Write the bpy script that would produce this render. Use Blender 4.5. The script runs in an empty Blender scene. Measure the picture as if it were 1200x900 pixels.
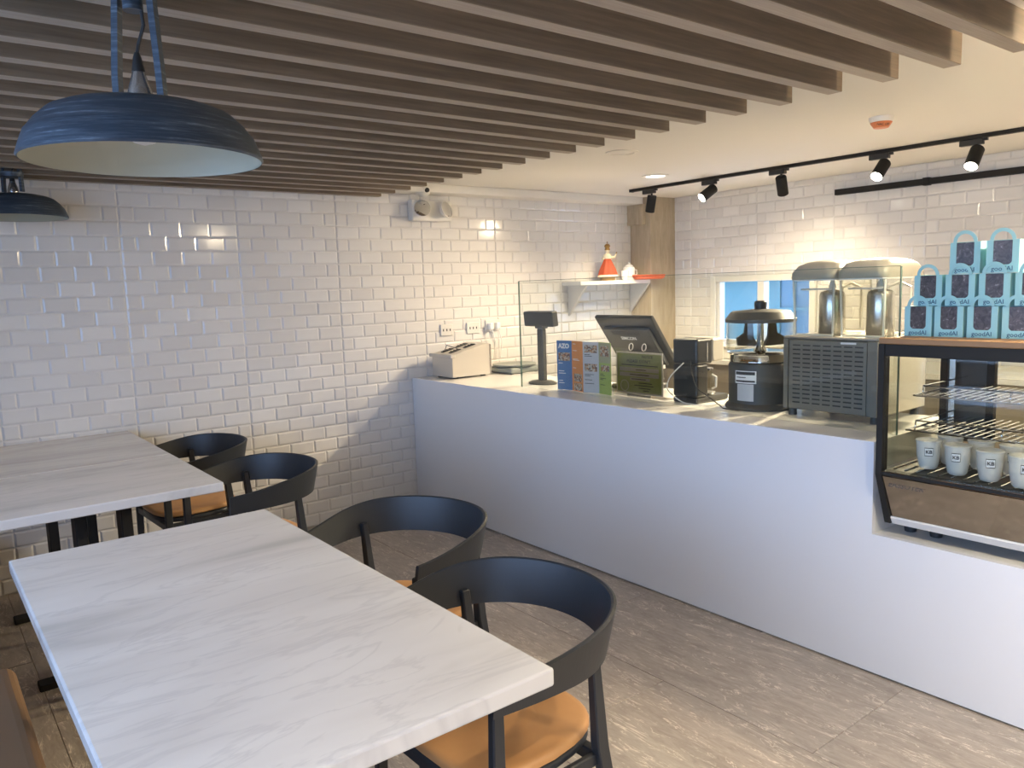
import bpy, bmesh, math, random
from mathutils import Vector, Matrix
random.seed(4)
PI = math.pi
sc = bpy.context.scene
col = sc.collection

# ------------------------------------------------------------------ camera
CR = Vector((0.7869, -0.6163, -0.0321)); CU = Vector((0.1014, 0.0779, 0.9918)); CF = Vector((0.6087, 0.7837, -0.1238))
CAM = Vector((0, 0, 1.4644)); FPX = 916.32
cd = bpy.data.cameras.new('camera'); cd.sensor_width = 36; cd.lens = FPX * 36 / 1200; cd.clip_start = .02
cam = bpy.data.objects.new('camera', cd); col.objects.link(cam)
cam.matrix_world = Matrix(((CR.x, CU.x, -CF.x, CAM.x), (CR.y, CU.y, -CF.y, CAM.y), (CR.z, CU.z, -CF.z, CAM.z), (0, 0, 0, 1)))
sc.camera = cam

# ------------------------------------------------------------------ room numbers
YW = 4.585      # tiled back wall plane (grout), tiles stand proud of it
XR = 5.16       # tiled right wall plane
XL = -1.3       # storefront wall
YF = -2.2       # wall behind the camera
ZC = 2.148      # ceiling
XC = 2.70       # counter front
HC = .871       # counter top
HS = .5315      # lowered counter top
YS = 1.377      # the step in the counter

# ------------------------------------------------------------------ world, daylight
w = bpy.data.worlds.new('sky'); sc.world = w; w.use_nodes = True
nt = w.node_tree; nt.nodes.clear()
o_ = nt.nodes.new('ShaderNodeOutputWorld'); b_ = nt.nodes.new('ShaderNodeBackground')
b_.inputs[0].default_value = (.40, .58, 1.0, 1); b_.inputs[1].default_value = 5.3
nt.links.new(b_.outputs[0], o_.inputs[0])
def portal(name, loc, rot, sx, sy):
    l = bpy.data.lights.new(name, 'AREA'); l.shape = 'RECTANGLE'; l.size = sx; l.size_y = sy
    l.cycles.is_portal = True
    o = bpy.data.objects.new(name, l); col.objects.link(o); o.location = loc; o.rotation_euler = rot
portal('storefront_portal', (XL - .06, .75, 1.12), (0, -PI/2, 0), 1.9, 4.1)
sc.view_settings.view_transform = 'Standard'; sc.view_settings.look = 'None'
sc.view_settings.gamma = 1; sc.view_settings.use_curve_mapping = False
sc.view_settings.exposure = .97
WARM = (1.0, .80, .54)
NEUTRAL = (1.0, .85, .62)
def spot(name, loc, aim, power, size=70, blend=1.0, colr=WARM, radius=.03):
    l = bpy.data.lights.new(name, 'SPOT'); l.energy = power; l.color = colr
    l.spot_size = math.radians(size); l.spot_blend = blend; l.shadow_soft_size = radius
    o = bpy.data.objects.new(name, l); col.objects.link(o); o.location = loc
    d = Vector(aim) - Vector(loc)
    o.rotation_euler = d.to_track_quat('-Z', 'Y').to_euler()
    return o

# ------------------------------------------------------------------ materials
def mat(name, c=(.8, .8, .8), rough=.5, metal=0, spec=.5, coat=0, emit=None, es=0, trans=0, ior=1.45, alpha=1, sss=0):
    m = bpy.data.materials.new(name); m.use_nodes = True
    b = m.node_tree.nodes['Principled BSDF']
    b.inputs['Base Color'].default_value = (*c, 1); b.inputs['Roughness'].default_value = rough
    b.inputs['Metallic'].default_value = metal; b.inputs['Specular IOR Level'].default_value = spec
    b.inputs['Coat Weight'].default_value = coat; b.inputs['Transmission Weight'].default_value = trans
    b.inputs['IOR'].default_value = ior; b.inputs['Alpha'].default_value = alpha
    if emit: b.inputs['Emission Color'].default_value = (*emit, 1); b.inputs['Emission Strength'].default_value = es
    return m
def N(m, t, **k):
    n = m.node_tree.nodes.new(t)
    for a, v in k.items(): setattr(n, a, v)
    return n
def L(m, a, b): m.node_tree.links.new(a, b)
def coords(m, scale=(1, 1, 1), rot=(0, 0, 0), kind='Object'):
    tc = N(m, 'ShaderNodeTexCoord'); mp = N(m, 'ShaderNodeMapping')
    mp.inputs['Scale'].default_value = scale; mp.inputs['Rotation'].default_value = rot
    if kind == 'World':
        g = N(m, 'ShaderNodeNewGeometry'); L(m, g.outputs['Position'], mp.inputs['Vector'])
    else: L(m, tc.outputs[kind], mp.inputs['Vector'])
    return mp.outputs['Vector']
def noise(m, vec, scale, detail=4, rough=.5, dist=0):
    n = N(m, 'ShaderNodeTexNoise'); n.inputs['Scale'].default_value = scale; n.inputs['Detail'].default_value = detail
    n.inputs['Roughness'].default_value = rough; n.inputs['Distortion'].default_value = dist
    L(m, vec, n.inputs['Vector']); return n.outputs['Fac']
def ramp(m, fac, stops):
    r = N(m, 'ShaderNodeValToRGB'); e = r.color_ramp.elements
    while len(e) < len(stops): e.new(.5)
    for x, (p, c) in zip(e, stops): x.position = p; x.color = (*c, 1)
    L(m, fac, r.inputs[0]); return r.outputs[0]
def mixc(m, fac, a, b, mode='MIX'):
    n = N(m, 'ShaderNodeMix', data_type='RGBA', blend_type=mode)
    for s, v in ((0, fac), (6, a), (7, b)):
        if hasattr(v, 'is_linked'): L(m, v, n.inputs[s])
        else: n.inputs[s].default_value = v if s == 0 else (*v, 1)
    return n.outputs[2]
def setc(m, out): L(m, out, m.node_tree.nodes['Principled BSDF'].inputs['Base Color'])
def setr(m, out): L(m, out, m.node_tree.nodes['Principled BSDF'].inputs['Roughness'])
def bump(m, h, strength=.2, dist=.002):
    b = N(m, 'ShaderNodeBump'); b.inputs['Strength'].default_value = strength; b.inputs['Distance'].default_value = dist
    L(m, h, b.inputs['Height']); L(m, b.outputs[0], m.node_tree.nodes['Principled BSDF'].inputs['Normal'])
M = {}
M['black'] = mat('black_stain', (.024, .027, .031), .45, spec=.5)
m = M['black']; bump(m, noise(m, coords(m, (30, 30, 3)), 6), .12)
M['black_plastic'] = mat('black_plastic', (.03, .03, .03), .35)
M['dark_plastic'] = mat('dark_grey_plastic', (.058, .057, .053), .48)
M['black_metal'] = mat('black_metal', (.022, .021, .019), .6, spec=.25)
M['white_paint'] = mat('white_paint', (.74, .72, .67), .6)
m = M['white_paint']; bump(m, noise(m, coords(m, kind='World'), 30), .04)
M['ceiling'] = mat('ceiling_paint', (.73, .71, .67), .7)
M['grout'] = mat('grout', (.70, .68, .64), .8)
M['tile'] = mat('white_glazed_tile', (.74, .72, .69), .12, spec=.5)
m = M['tile']; oi = N(m, 'ShaderNodeObjectInfo')
setc(m, ramp(m, oi.outputs['Random'], [(0, (.70, .68, .65)), (1, (.78, .765, .735))]))
bump(m, noise(m, coords(m, kind='World'), 9, 2), .12, .004)
# oak slats; light put into the colours: darker sides, paler lower faces
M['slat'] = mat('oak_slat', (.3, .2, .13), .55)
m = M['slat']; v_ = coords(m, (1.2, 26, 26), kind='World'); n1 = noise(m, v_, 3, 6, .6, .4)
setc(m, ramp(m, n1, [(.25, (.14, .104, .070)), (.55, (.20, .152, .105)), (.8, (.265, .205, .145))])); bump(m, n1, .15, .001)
M['slat_lit_face'] = mat('oak_lit_face', (.5, .4, .32), .55)
m = M['slat_lit_face']; n1 = noise(m, coords(m, (1.2, 30, 30), kind='World'), 4, 6, .65, .3)
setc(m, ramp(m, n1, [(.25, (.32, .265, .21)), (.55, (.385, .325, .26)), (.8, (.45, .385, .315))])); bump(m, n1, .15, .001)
# porcelain floor with veins that run along the counter
M['floor'] = mat('stone_floor', (.3, .26, .22), .34)
m = M['floor']
oi = N(m, 'ShaderNodeObjectInfo'); ge = N(m, 'ShaderNodeNewGeometry')
sclr = N(m, 'ShaderNodeVectorMath', operation='SCALE'); sclr.inputs['Scale'].default_value = 7.0
cx = N(m, 'ShaderNodeCombineXYZ'); L(m, oi.outputs['Random'], cx.inputs[0]); L(m, oi.outputs['Random'], cx.inputs[1])
L(m, cx.outputs[0], sclr.inputs[0])
ad = N(m, 'ShaderNodeVectorMath', operation='ADD'); L(m, ge.outputs['Position'], ad.inputs[0]); L(m, sclr.outputs[0], ad.inputs[1])
mp = N(m, 'ShaderNodeMapping'); mp.inputs['Scale'].default_value = (5.5, 1.3, 1); mp.inputs['Rotation'].default_value = (0, 0, math.radians(-9))
L(m, ad.outputs[0], mp.inputs['Vector'])
base = noise(m, mp.outputs[0], 1.6, 8, .62, .5)
c1 = ramp(m, base, [(.28, (.27, .23, .195)), (.5, (.37, .32, .28)), (.72, (.47, .42, .37))])
fine = noise(m, mp.outputs[0], 9, 6, .7, .8)
c1 = mixc(m, .5, c1, ramp(m, fine, [(.3, (.21, .18, .15)), (.7, (.50, .45, .40))]))
def veins(scale, dist, width, rot):
    mp2 = N(m, 'ShaderNodeMapping'); mp2.inputs['Scale'].default_value = (4.2, 1.0, 1); mp2.inputs['Rotation'].default_value = (0, 0, rot)
    L(m, ad.outputs[0], mp2.inputs['Vector'])
    nn = noise(m, mp2.outputs[0], scale, 5, .6, dist)
    s = N(m, 'ShaderNodeMath', operation='SUBTRACT'); L(m, nn, s.inputs[0]); s.inputs[1].default_value = .5
    a = N(m, 'ShaderNodeMath', operation='ABSOLUTE'); L(m, s.outputs[0], a.inputs[0])
    v1 = ramp(m, a.outputs[0], [(0, (1, 1, 1)), (width, (0, 0, 0))])
    br = noise(m, mp2.outputs[0], scale * 1.7, 3)
    v2 = ramp(m, br, [(.5, (0, 0, 0)), (.62, (1, 1, 1))])
    mm = N(m, 'ShaderNodeMath', operation='MULTIPLY'); L(m, v1, mm.inputs[0]); L(m, v2, mm.inputs[1])
    return mm.outputs[0]
c1 = mixc(m, veins(2.6, 1.6, .016, .15), c1, (.78, .71, .62))
c1 = mixc(m, veins(4.5, 2.2, .022, -.3), c1, (.74, .67, .58))
setc(m, c1); setr(m, ramp(m, fine, [(0, (.30,)*3), (1, (.42,)*3)])); bump(m, fine, .06, .001)
M['joint'] = mat('floor_joint', (.42, .37, .31), .8)
# white marble
M['marble'] = mat('white_marble', (.7, .69, .67), .16, spec=.5)
m = M['marble']; v1 = coords(m, (.9, 4.2, 1), (0, 0, math.radians(-22)), 'World')
a1 = noise(m, v1, 1.2, 4, .5, .5); c1 = ramp(m, a1, [(.28, (.50, .475, .44)), (.42, (.64, .61, .57)), (.60, (.70, .672, .63)), (.8, (.74, .71, .67))])
s = N(m, 'ShaderNodeMath', operation='SUBTRACT'); L(m, noise(m, v1, 1.5, 5, .6, 1.0), s.inputs[0]); s.inputs[1].default_value = .5
a = N(m, 'ShaderNodeMath', operation='ABSOLUTE'); L(m, s.outputs[0], a.inputs[0])
vein = ramp(m, a.outputs[0], [(0, (.28,)*3), (.03, (0,)*3)])
setc(m, mixc(m, vein, c1, (.43, .41, .40)))
M['counter'] = mat('white_laminate', (.78, .78, .785), .24)
M['counter_top'] = mat('white_solid_top', (.76, .75, .72), .22)
M['leather_tan'] = mat('tan_leather', (.52, .27, .10), .5)
m = M['leather_tan']; n1 = noise(m, coords(m, kind='World'), 6, 5); setc(m, ramp(m, n1, [(.3, (.47, .235, .085)), (.7, (.58, .31, .125))])); bump(m, noise(m, coords(m, kind='World'), 300, 2), .15, .0006)
M['bench'] = mat('brown_leather', (.28, .165, .085), .42)
m = M['bench']; bump(m, noise(m, coords(m, kind='World'), 220, 3), .15, .0008)
M['pendant'] = mat('dark_enamel', (.05, .062, .075), .38, metal=.3)
m = M['pendant']; v1 = coords(m, (3, 3, 60)); n1 = noise(m, v1, 3, 6, .7)
setc(m, ramp(m, n1, [(.45, (.045, .062, .085)), (.60, (.085, .11, .14)), (.70, (.24, .29, .34))])); setr(m, ramp(m, n1, [(.3, (.34,)*3), (.8, (.6,)*3)]))
M['cream'] = mat('cream_enamel', (.40, .395, .31), .5)
M['steel'] = mat('brushed_steel', (.60, .58, .55), .26, metal=.9)

M['mirror_steel'] = mat('polished_steel', (.50, .48, .45), .07, metal=1)
M['satin'] = mat('satin_steel_panel', (.60, .56, .49), .4, metal=.35)
M['rib'] = mat('moulded_clear_edge', (.85, .85, .80), .15, alpha=.6)
M['chrome'] = mat('chrome', (.75, .75, .74), .08, metal=1)
M['taupe_metal'] = mat('grey_metal_panel', (.20, .19, .165), .42, metal=.5)
M['taupe_lid'] = mat('grey_lid_plastic', (.33, .32, .27), .4)
M['glass'] = mat('clear_glass', (.93, .98, .95), 0, trans=1, ior=1.45)
def thin(name, tint, gloss=.10):
    m = bpy.data.materials.new(name); m.use_nodes = True; t = m.node_tree; t.nodes.clear()
    o = t.nodes.new('ShaderNodeOutputMaterial'); tr = t.nodes.new('ShaderNodeBsdfTransparent'); gl = t.nodes.new('ShaderNodeBsdfGlossy')
    fr = t.nodes.new('ShaderNodeFresnel'); ge = t.nodes.new('ShaderNodeNewGeometry'); mr = t.nodes.new('ShaderNodeMapRange')
    mr.inputs['To Min'].default_value = 1.45; mr.inputs['To Max'].default_value = 1/1.45      # the same reflection on both faces of a sheet
    t.links.new(ge.outputs['Backfacing'], mr.inputs['Value']); t.links.new(mr.outputs[0], fr.inputs[0]); mx = t.nodes.new('ShaderNodeMixShader')
    tr.inputs[0].default_value = (*tint, 1); gl.inputs['Roughness'].default_value = .02
    t.links.new(fr.outputs[0], mx.inputs[0]); t.links.new(tr.outputs[0], mx.inputs[1]); t.links.new(gl.outputs[0], mx.inputs[2]); t.links.new(mx.outputs[0], o.inputs[0])
    return m
M['pane'] = thin('thin_pane', (.955, .975, .96))
M['plastic_clear'] = thin('clear_plastic', (.95, .95, .93))
M['glass_edge'] = mat('green_glass_edge', (.10, .17, .14), .2)
M['acrylic'] = thin('acrylic', (.96, .965, .98))
M['stone_pillar'] = mat('beige_stone_panel', (.46, .38, .27), .45)
m = M['stone_pillar']; n1 = noise(m, coords(m, (7, 7, 1.2), kind='World'), 3, 6, .65, .4); setc(m, ramp(m, n1, [(.3, (.38, .31, .21)), (.7, (.53, .45, .33))]))
M['teal'] = mat('teal_building', (.055, .105, .105), .8)
M['teal_dark'] = mat('teal_glass', (.032, .07, .09), .3)
M['frame_white'] = mat('white_window_frame', (.76, .745, .70), .4)
M['pale_plastic'] = mat('pale_plastic', (.72, .70, .65), .35)
M['box_blue'] = mat('sky_blue_card', (.33, .62, .64), .6)
M['box_window'] = mat('cellophane_window', (.075, .06, .058), .30, spec=.35)
m = M['box_window']; setc(m, ramp(m, noise(m, coords(m, kind='World'), 45, 4, .6, 1.5), [(.35, (.045, .036, .036)), (.6, (.10, .085, .08)), (.72, (.30, .27, .26))]))
M['ink'] = mat('navy_ink', (.05, .13, .20), .6)
M['black_ink'] = mat('black_ink', (.03, .03, .03), .6)
M['dark_ink'] = mat('dark_grey_ink', (.09, .08, .075), .5)
M['white_ink'] = mat('white_ink', (.75, .75, .75), .6)
M['tray_wood'] = mat('tan_wood_tray', (.30, .17, .075), .5)
M['milk'] = mat('white_pudding', (.80, .80, .78), .35)
M['cup'] = mat('frosted_cup', (.88, .88, .85), .25, alpha=.5)
M['lamp_glow'] = mat('lamp_glow', (1, 1, 1), .5, emit=(1, .93, .8), es=14)
M['down_glow'] = mat('downlight_glow', (1, 1, 1), .5, emit=(1, .92, .78), es=5)
M['lamp_off'] = mat('lamp_off', (.55, .53, .48), .3)
M['orange_cap'] = mat('orange_cover', (.62, .20, .08), .45)
M['red_robe'] = mat('red_robe', (.42, .075, .03), .6)
M['gold'] = mat('antique_gold', (.35, .21, .07), .4, metal=.6)
M['ivory'] = mat('ivory', (.75, .68, .50), .5)
M['porcelain'] = mat('white_porcelain', (.85, .85, .83), .2)
M['orange_weave'] = mat('orange_weave', (.75, .17, .06), .6)
M['scale_grey'] = mat('grey_green_plastic', (.24, .26, .235), .35)
M['blue_print'] = mat('blue_print', (.055, .165, .38), .5)
M['orange_print'] = mat('orange_print', (.66, .23, .06), .5)
M['grey_print'] = mat('pale_grey_print', (.50, .50, .53), .5)
M['green_print'] = mat('lime_print', (.33, .42, .10), .5)
M['olive_print'] = mat('olive_print', (.34, .33, .20), .5)
M['sign_green'] = mat('sign_green_print', (.36, .45, .18), .5)
M['food'] = mat('food_photo_print', (.4, .25, .15), .5)
m = M['food']; vo = N(m, 'ShaderNodeTexVoronoi'); vo.inputs['Scale'].default_value = 110; L(m, coords(m, kind='World'), vo.inputs['Vector'])
setc(m, ramp(m, vo.outputs['Color'], [(.2, (.12, .06, .05)), (.45, (.42, .2, .09)), (.65, (.55, .5, .42)), (.9, (.2, .22, .2))]))
M['taupe_paint'] = mat('taupe_cabinet', (.22, .195, .165), .5)
M['pavement'] = mat('pavement', (.35, .34, .32), .9)
M['rubber'] = mat('rubber', (.02, .02, .02), .7)
M['cloth'] = mat('clear_wrap', (.7, .7, .68), .25)

# ------------------------------------------------------------------ mesh builder
class MB:
    def __init__(s): s.bm = bmesh.new()
    def _mark(s): s.n = len(s.bm.faces)
    def _mi(s, mi, faces=None):
        if mi:
            s.bm.faces.ensure_lookup_table()
            for f in (faces if faces is not None else list(s.bm.faces)[s.n:]): f.material_index = mi
    def box(s, x0, x1, y0, y1, z0, z1, bev=0, mi=0, mat=None, seg=1):
        s._mark(); t = bmesh.new()
        bmesh.ops.create_cube(t, size=1)
        for v in t.verts: v.co = Vector(((x0+x1)/2 + v.co.x*(x1-x0), (y0+y1)/2 + v.co.y*(y1-y0), (z0+z1)/2 + v.co.z*(z1-z0)))
        if bev: bmesh.ops.bevel(t, geom=t.edges[:], offset=bev, segments=seg, affect='EDGES', profile=.5)
        if mat: t.transform(mat)
        s._merge(t, mi); return s
    def _merge(s, t, mi=0, smooth=False):
        mp = {}
        for v in t.verts: mp[v] = s.bm.verts.new(v.co)
        for f in t.faces:
            try: g = s.bm.faces.new([mp[v] for v in f.verts]); g.material_index = mi; g.smooth = smooth or f.smooth
            except ValueError: pass
        t.free()
    def prism(s, pts, axis, a, b, mi=0):
        """outline pts in the other two axes, extruded from a to b along axis"""
        def P(p, t): return Vector((t, p[0], p[1])) if axis == 'x' else Vector((p[0], t, p[1])) if axis == 'y' else Vector((p[0], p[1], t))
        A = [s.bm.verts.new(P(p, a)) for p in pts]; B = [s.bm.verts.new(P(p, b)) for p in pts]
        n = len(pts); fs = [s.bm.faces.new(A[::-1]), s.bm.faces.new(B)]
        for i in range(n): fs.append(s.bm.faces.new((A[i], A[(i+1) % n], B[(i+1) % n], B[i])))
        for f in fs: f.material_index = mi
        return s
    def tube(s, pts, r, seg=8, mi=0, cap=True):
        pts = [Vector(p) for p in pts]; rr = r if isinstance(r, (list, tuple)) else [r]*len(pts); rings = []
        up = None
        for i, p in enumerate(pts):
            d = (pts[min(i+1, len(pts)-1)] - pts[max(i-1, 0)]).normalized()
            if up is None:
                up = Vector((0, 0, 1)) if abs(d.z) < .9 else Vector((1, 0, 0))
            x = d.cross(up).normalized(); y = x.cross(d).normalized(); up = y
            rings.append([s.bm.verts.new(p + (x*math.cos(2*PI*k/seg) + y*math.sin(2*PI*k/seg))*rr[i]) for k in range(seg)])
        for a, b in zip(rings, rings[1:]):
            for k in range(seg):
                f = s.bm.faces.new((a[k], a[(k+1) % seg], b[(k+1) % seg], b[k])); f.smooth = seg > 5; f.material_index = mi
        if cap:
            for q in (rings[0][::-1], rings[-1]):
                f = s.bm.faces.new(q); f.material_index = mi
        return s
    def lathe(s, prof, c=(0, 0, 0), seg=32, mi=0, mat=None, smooth=True, cap=True, sx=1, sy=1):
        t = bmesh.new(); rings = []
        for (r, z) in prof:
            if r < 1e-5: rings.append([t.verts.new((0, 0, z))])
            else: rings.append([t.verts.new((r*math.cos(2*PI*k/seg)*sx, r*math.sin(2*PI*k/seg)*sy, z)) for k in range(seg)])
        for a, b in zip(rings, rings[1:]):
            for k in range(seg):
                k2 = (k+1) % seg
                if len(a) == 1 and len(b) == 1: continue
                if len(a) == 1: f = t.faces.new((a[0], b[k2], b[k]))
                elif len(b) == 1: f = t.faces.new((a[k], a[k2], b[0]))
                else: f = t.faces.new((a[k], a[k2], b[k2], b[k]))
                f.smooth = smooth
        if cap:
            for q in (rings[0], rings[-1]):
                if len(q) > 2: t.faces.new(q)
        bmesh.ops.recalc_face_normals(t, faces=t.faces[:])
        T = Matrix.Translation(c)
        t.transform(T @ mat if mat else T); s._merge(t, mi); return s
    def quad(s, a, b, c, d, mi=0):
        f = s.bm.faces.new([s.bm.verts.new(p) for p in (a, b, c, d)]); f.material_index = mi; return s
    def mesh(s, name, mats):
        bmesh.ops.recalc_face_normals(s.bm, faces=s.bm.faces[:])
        for e in s.bm.edges:
            if len(e.link_faces) == 2 and e.calc_face_angle(0) > .7: e.smooth = False
        me = bpy.data.meshes.new(name); s.bm.to_mesh(me); s.bm.free()
        for x in (mats if isinstance(mats, (list, tuple)) else [mats]): me.materials.append(M[x] if isinstance(x, str) else x)
        return me
    def build(s, name, mats, parent=None, loc=(0, 0, 0), label=None, kind=None):
        o = bpy.data.objects.new(name, s.mesh(name, mats)); col.objects.link(o); o.location = loc
        if parent: o.parent = parent
        if label: o['label'] = label
        if kind: o['kind'] = kind
        return o
def bx(*a, **k): return MB().box(*a, **k)
def thing(name, label, cat, loc=(0, 0, 0), rz=0, group=None):
    o = bpy.data.objects.new(name, None); o.empty_display_size = .05; col.objects.link(o)
    o.location = loc; o.rotation_euler = (0, 0, rz); return tag(o, label, cat, group)
def tag(o, label, cat, group=None):
    o['label'] = label; o['category'] = cat
    if group: o['group'] = group
    return o
def struct(o): o['kind'] = 'structure'; return o
def inst(src, parent, loc, rot=None, scale=None):
    o = src.copy(); col.objects.link(o); o.parent = parent; o.location = loc
    if rot: o.rotation_euler = rot
    if scale: o.scale = scale
    return o
def dup(root, loc, rz=0, label=None, group=None):
    def cp(o, par):
        c = o.copy(); col.objects.link(c)
        if par: c.parent = par
        for ch in list(o.children): cp(ch, c)
        return c
    r = cp(root, None); r.location = loc; r.rotation_euler = (0, 0, rz)
    if label: r['label'] = label
    if group: r['group'] = group
    return r
def text(name, s, size, mat_, parent, loc, rot, extrude=.0004, bold=0, sx=1, align='CENTER'):
    cu = bpy.data.curves.new(name, 'FONT'); cu.body = s; cu.size = size; cu.extrude = extrude; cu.align_x = align; cu.align_y = 'CENTER'
    cu.resolution_u = 2
    if bold: cu.offset = bold
    t = bpy.data.objects.new(name, cu); col.objects.link(t); bpy.context.view_layer.update()
    me = bpy.data.meshes.new_from_object(t.evaluated_get(bpy.context.evaluated_depsgraph_get()))
    bpy.data.objects.remove(t); bpy.data.curves.remove(cu); me.materials.clear(); me.materials.append(M[mat_]); me.name = name
    o = bpy.data.objects.new(name, me); col.objects.link(o); o.parent = parent; o.location = loc; o.rotation_euler = rot; o.scale = (sx, 1, 1)
    return o
def pix(p):
    d = Vector(p) - CAM; z = d.dot(CF)
    if z < .05: return None
    return 600 + FPX*d.dot(CR)/z, 450 - FPX*d.dot(CU)/z, z
RX = (PI/2, 0, -PI/2)     # text standing up and facing -X

# ------------------------------------------------------------------ floor
floor = struct(bx(XL, XR, YF, YW, -.06, -.004).build('floor', 'joint'))
fx0, fy0, FW, FL = 2.09, 1.236, .6, 1.2
TX, TY = FW - .002, FL - .002
fm = bx(-TX/2, TX/2, -TY/2, TY/2, -.005, 0, bev=.0012).mesh('tile', 'floor')
ftile = None
for i in range(-7, 7):
    for j in range(-4, 5):
        cx_, cy_ = fx0 + (i+.5)*FW, fy0 + (j+.5)*FL + (FL/2 if i % 2 else 0)
        x0, x1, y0, y1 = cx_-FW/2, cx_+FW/2, cy_-FL/2, cy_+FL/2
        a, b, c, d = max(x0, XL), min(x1, XR), max(y0, YF), min(y1, YW)
        if b - a < .03 or d - c < .03: continue
        if (a, b, c, d) == (x0, x1, y0, y1):
            o = bpy.data.objects.new('tile', fm); col.objects.link(o); o.parent = floor; o.location = (cx_, cy_, 0)
        else: bx(a+.002, b-.002, c+.002, d-.002, -.005, 0, bev=.0012).build('tile', 'floor', floor)

# ------------------------------------------------------------------ tiled walls
TH, TWW, PX_, PZ = .078, .1555, .155, .078
def tile_mesh(wd, ht, plane):
    """bevelled metro tile; plane 'y' faces -Y, plane 'x' faces -X"""
    g, b, t0, t1 = .0011, .0085, -.001, .0058
    mb = MB(); w2, h2 = wd/2 - g, ht/2 - g
    def P(u, v, n): return (u, -n, v) if plane == 'y' else (-n, -u, v)
    A = [mb.bm.verts.new(P(u, v, t0)) for u, v in ((-w2, -h2), (w2, -h2), (w2, h2), (-w2, h2))]
    m1 = [mb.bm.verts.new(P(u, v, .0016)) for u, v in ((-w2, -h2), (w2, -h2), (w2, h2), (-w2, h2))]
    B = [mb.bm.verts.new(P(u, v, t1)) for u, v in ((-w2+b, -h2+b), (w2-b, -h2+b), (w2-b, h2-b), (-w2+b, h2-b))]
    for p, q in ((A, m1), (m1, B)):
        for k in range(4): mb.bm.faces.new((p[k], p[(k+1) % 4], q[(k+1) % 4], q[k]))
    mb.bm.faces.new(B); mb.bm.faces.new(A[::-1])
    return mb.mesh('tile', 'tile')
_tm = {}
def tile_layout(u0, u1, z0, z1, uref, sheet, holes=()):
    """sheets of four; odd rows begin with a whole tile, even rows with a half one"""
    out = []
    k0 = int(math.floor((u0 - uref)/sheet)) - 1
    pw = sheet/4
    for r in range(0, int(math.ceil(z1/PZ)) + 1):
        a0, a1 = r*PZ, (r+1)*PZ
        lo, hi = max(a0, z0), min(a1, z1)
        if hi - lo < .015: continue
        for k in range(k0, k0 + int((u1-u0)/sheet) + 4):
            s0 = uref + k*sheet
            if r % 2: segs = [(s0 + i*pw, s0 + (i+1)*pw) for i in range(4)]
            else: segs = [(s0, s0+pw/2)] + [(s0 + pw/2 + i*pw, s0 + pw*1.5 + i*pw) for i in range(3)] + [(s0 + 3.5*pw, s0 + 4*pw)]
            for a, b in segs:
                pieces = [(max(a, u0), min(b, u1), lo, hi)]
                for (ha, hb, za, zb) in holes:
                    nxt = []
                    for (p, q, e, f) in pieces:
                        if q <= ha or p >= hb or f <= za or e >= zb: nxt.append((p, q, e, f)); continue
                        if p < ha: nxt.append((p, ha, e, f))
                        if q > hb: nxt.append((hb, q, e, f))
                        if e < za: nxt.append((max(p, ha), min(q, hb), e, za))
                        if f > zb: nxt.append((max(p, ha), min(q, hb), zb, f))
                    pieces = nxt
                for (p, q, e, f) in pieces:
                    if q - p > .02 and f - e > .02: out.append((p, q, e, f))
    return out
def lay(wall, tiles, plane, pos, visible, limit=300):
    scored = []
    for t in tiles:
        c = pos((t[0]+t[1])/2, (t[2]+t[3])/2); q = pix(c)
        ok = q and -20 < q[0] < 1220 and -20 < q[1] < 920 and visible(t)
        scored.append(((t[1]-t[0])*(t[3]-t[2])/(q[2]**2) if ok else 0, t, c))
    scored.sort(key=lambda s_: -s_[0])
    rest = MB()
    for i, (s_, t, c) in enumerate(scored):
        wd, ht = round(t[1]-t[0], 3), round(t[3]-t[2], 3)
        if (wd, ht, plane) not in _tm: _tm[(wd, ht, plane)] = tile_mesh(wd, ht, plane)
        me = _tm[(wd, ht, plane)]
        if i < limit and s_ > 0:
            o = bpy.data.objects.new('tile', me); col.objects.link(o); o.parent = wall; o.location = c
            o.rotation_euler = ((random.uniform(-.004, .004)), 0, random.uniform(-.005, .005)) if plane == 'y' else (0, random.uniform(-.004, .004), random.uniform(-.005, .005))
        else:
            n0 = len(rest.bm.verts); rest.bm.from_mesh(me); rest.bm.verts.ensure_lookup_table()
            bmesh.ops.translate(rest.bm, verts=rest.bm.verts[n0:], vec=c)
    rest.build('tile_field', 'tile', wall, kind='stuff')
wall_back = struct(bx(XL-.1, XR+.1, YW, YW+.12, -.06, ZC+.1).build('wall_back', 'grout'))
tl = tile_layout(-.6, 4.86, 0, 2.12, .966-.6195*3, .6195)
lay(wall_back, tl, 'y', lambda u, z: Vector((u, YW, z)), lambda t: not (t[1] > 2.75 and t[3] < .90) and not (t[3] < .72 and t[0] < .95) and t[2] < 2.10)
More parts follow.
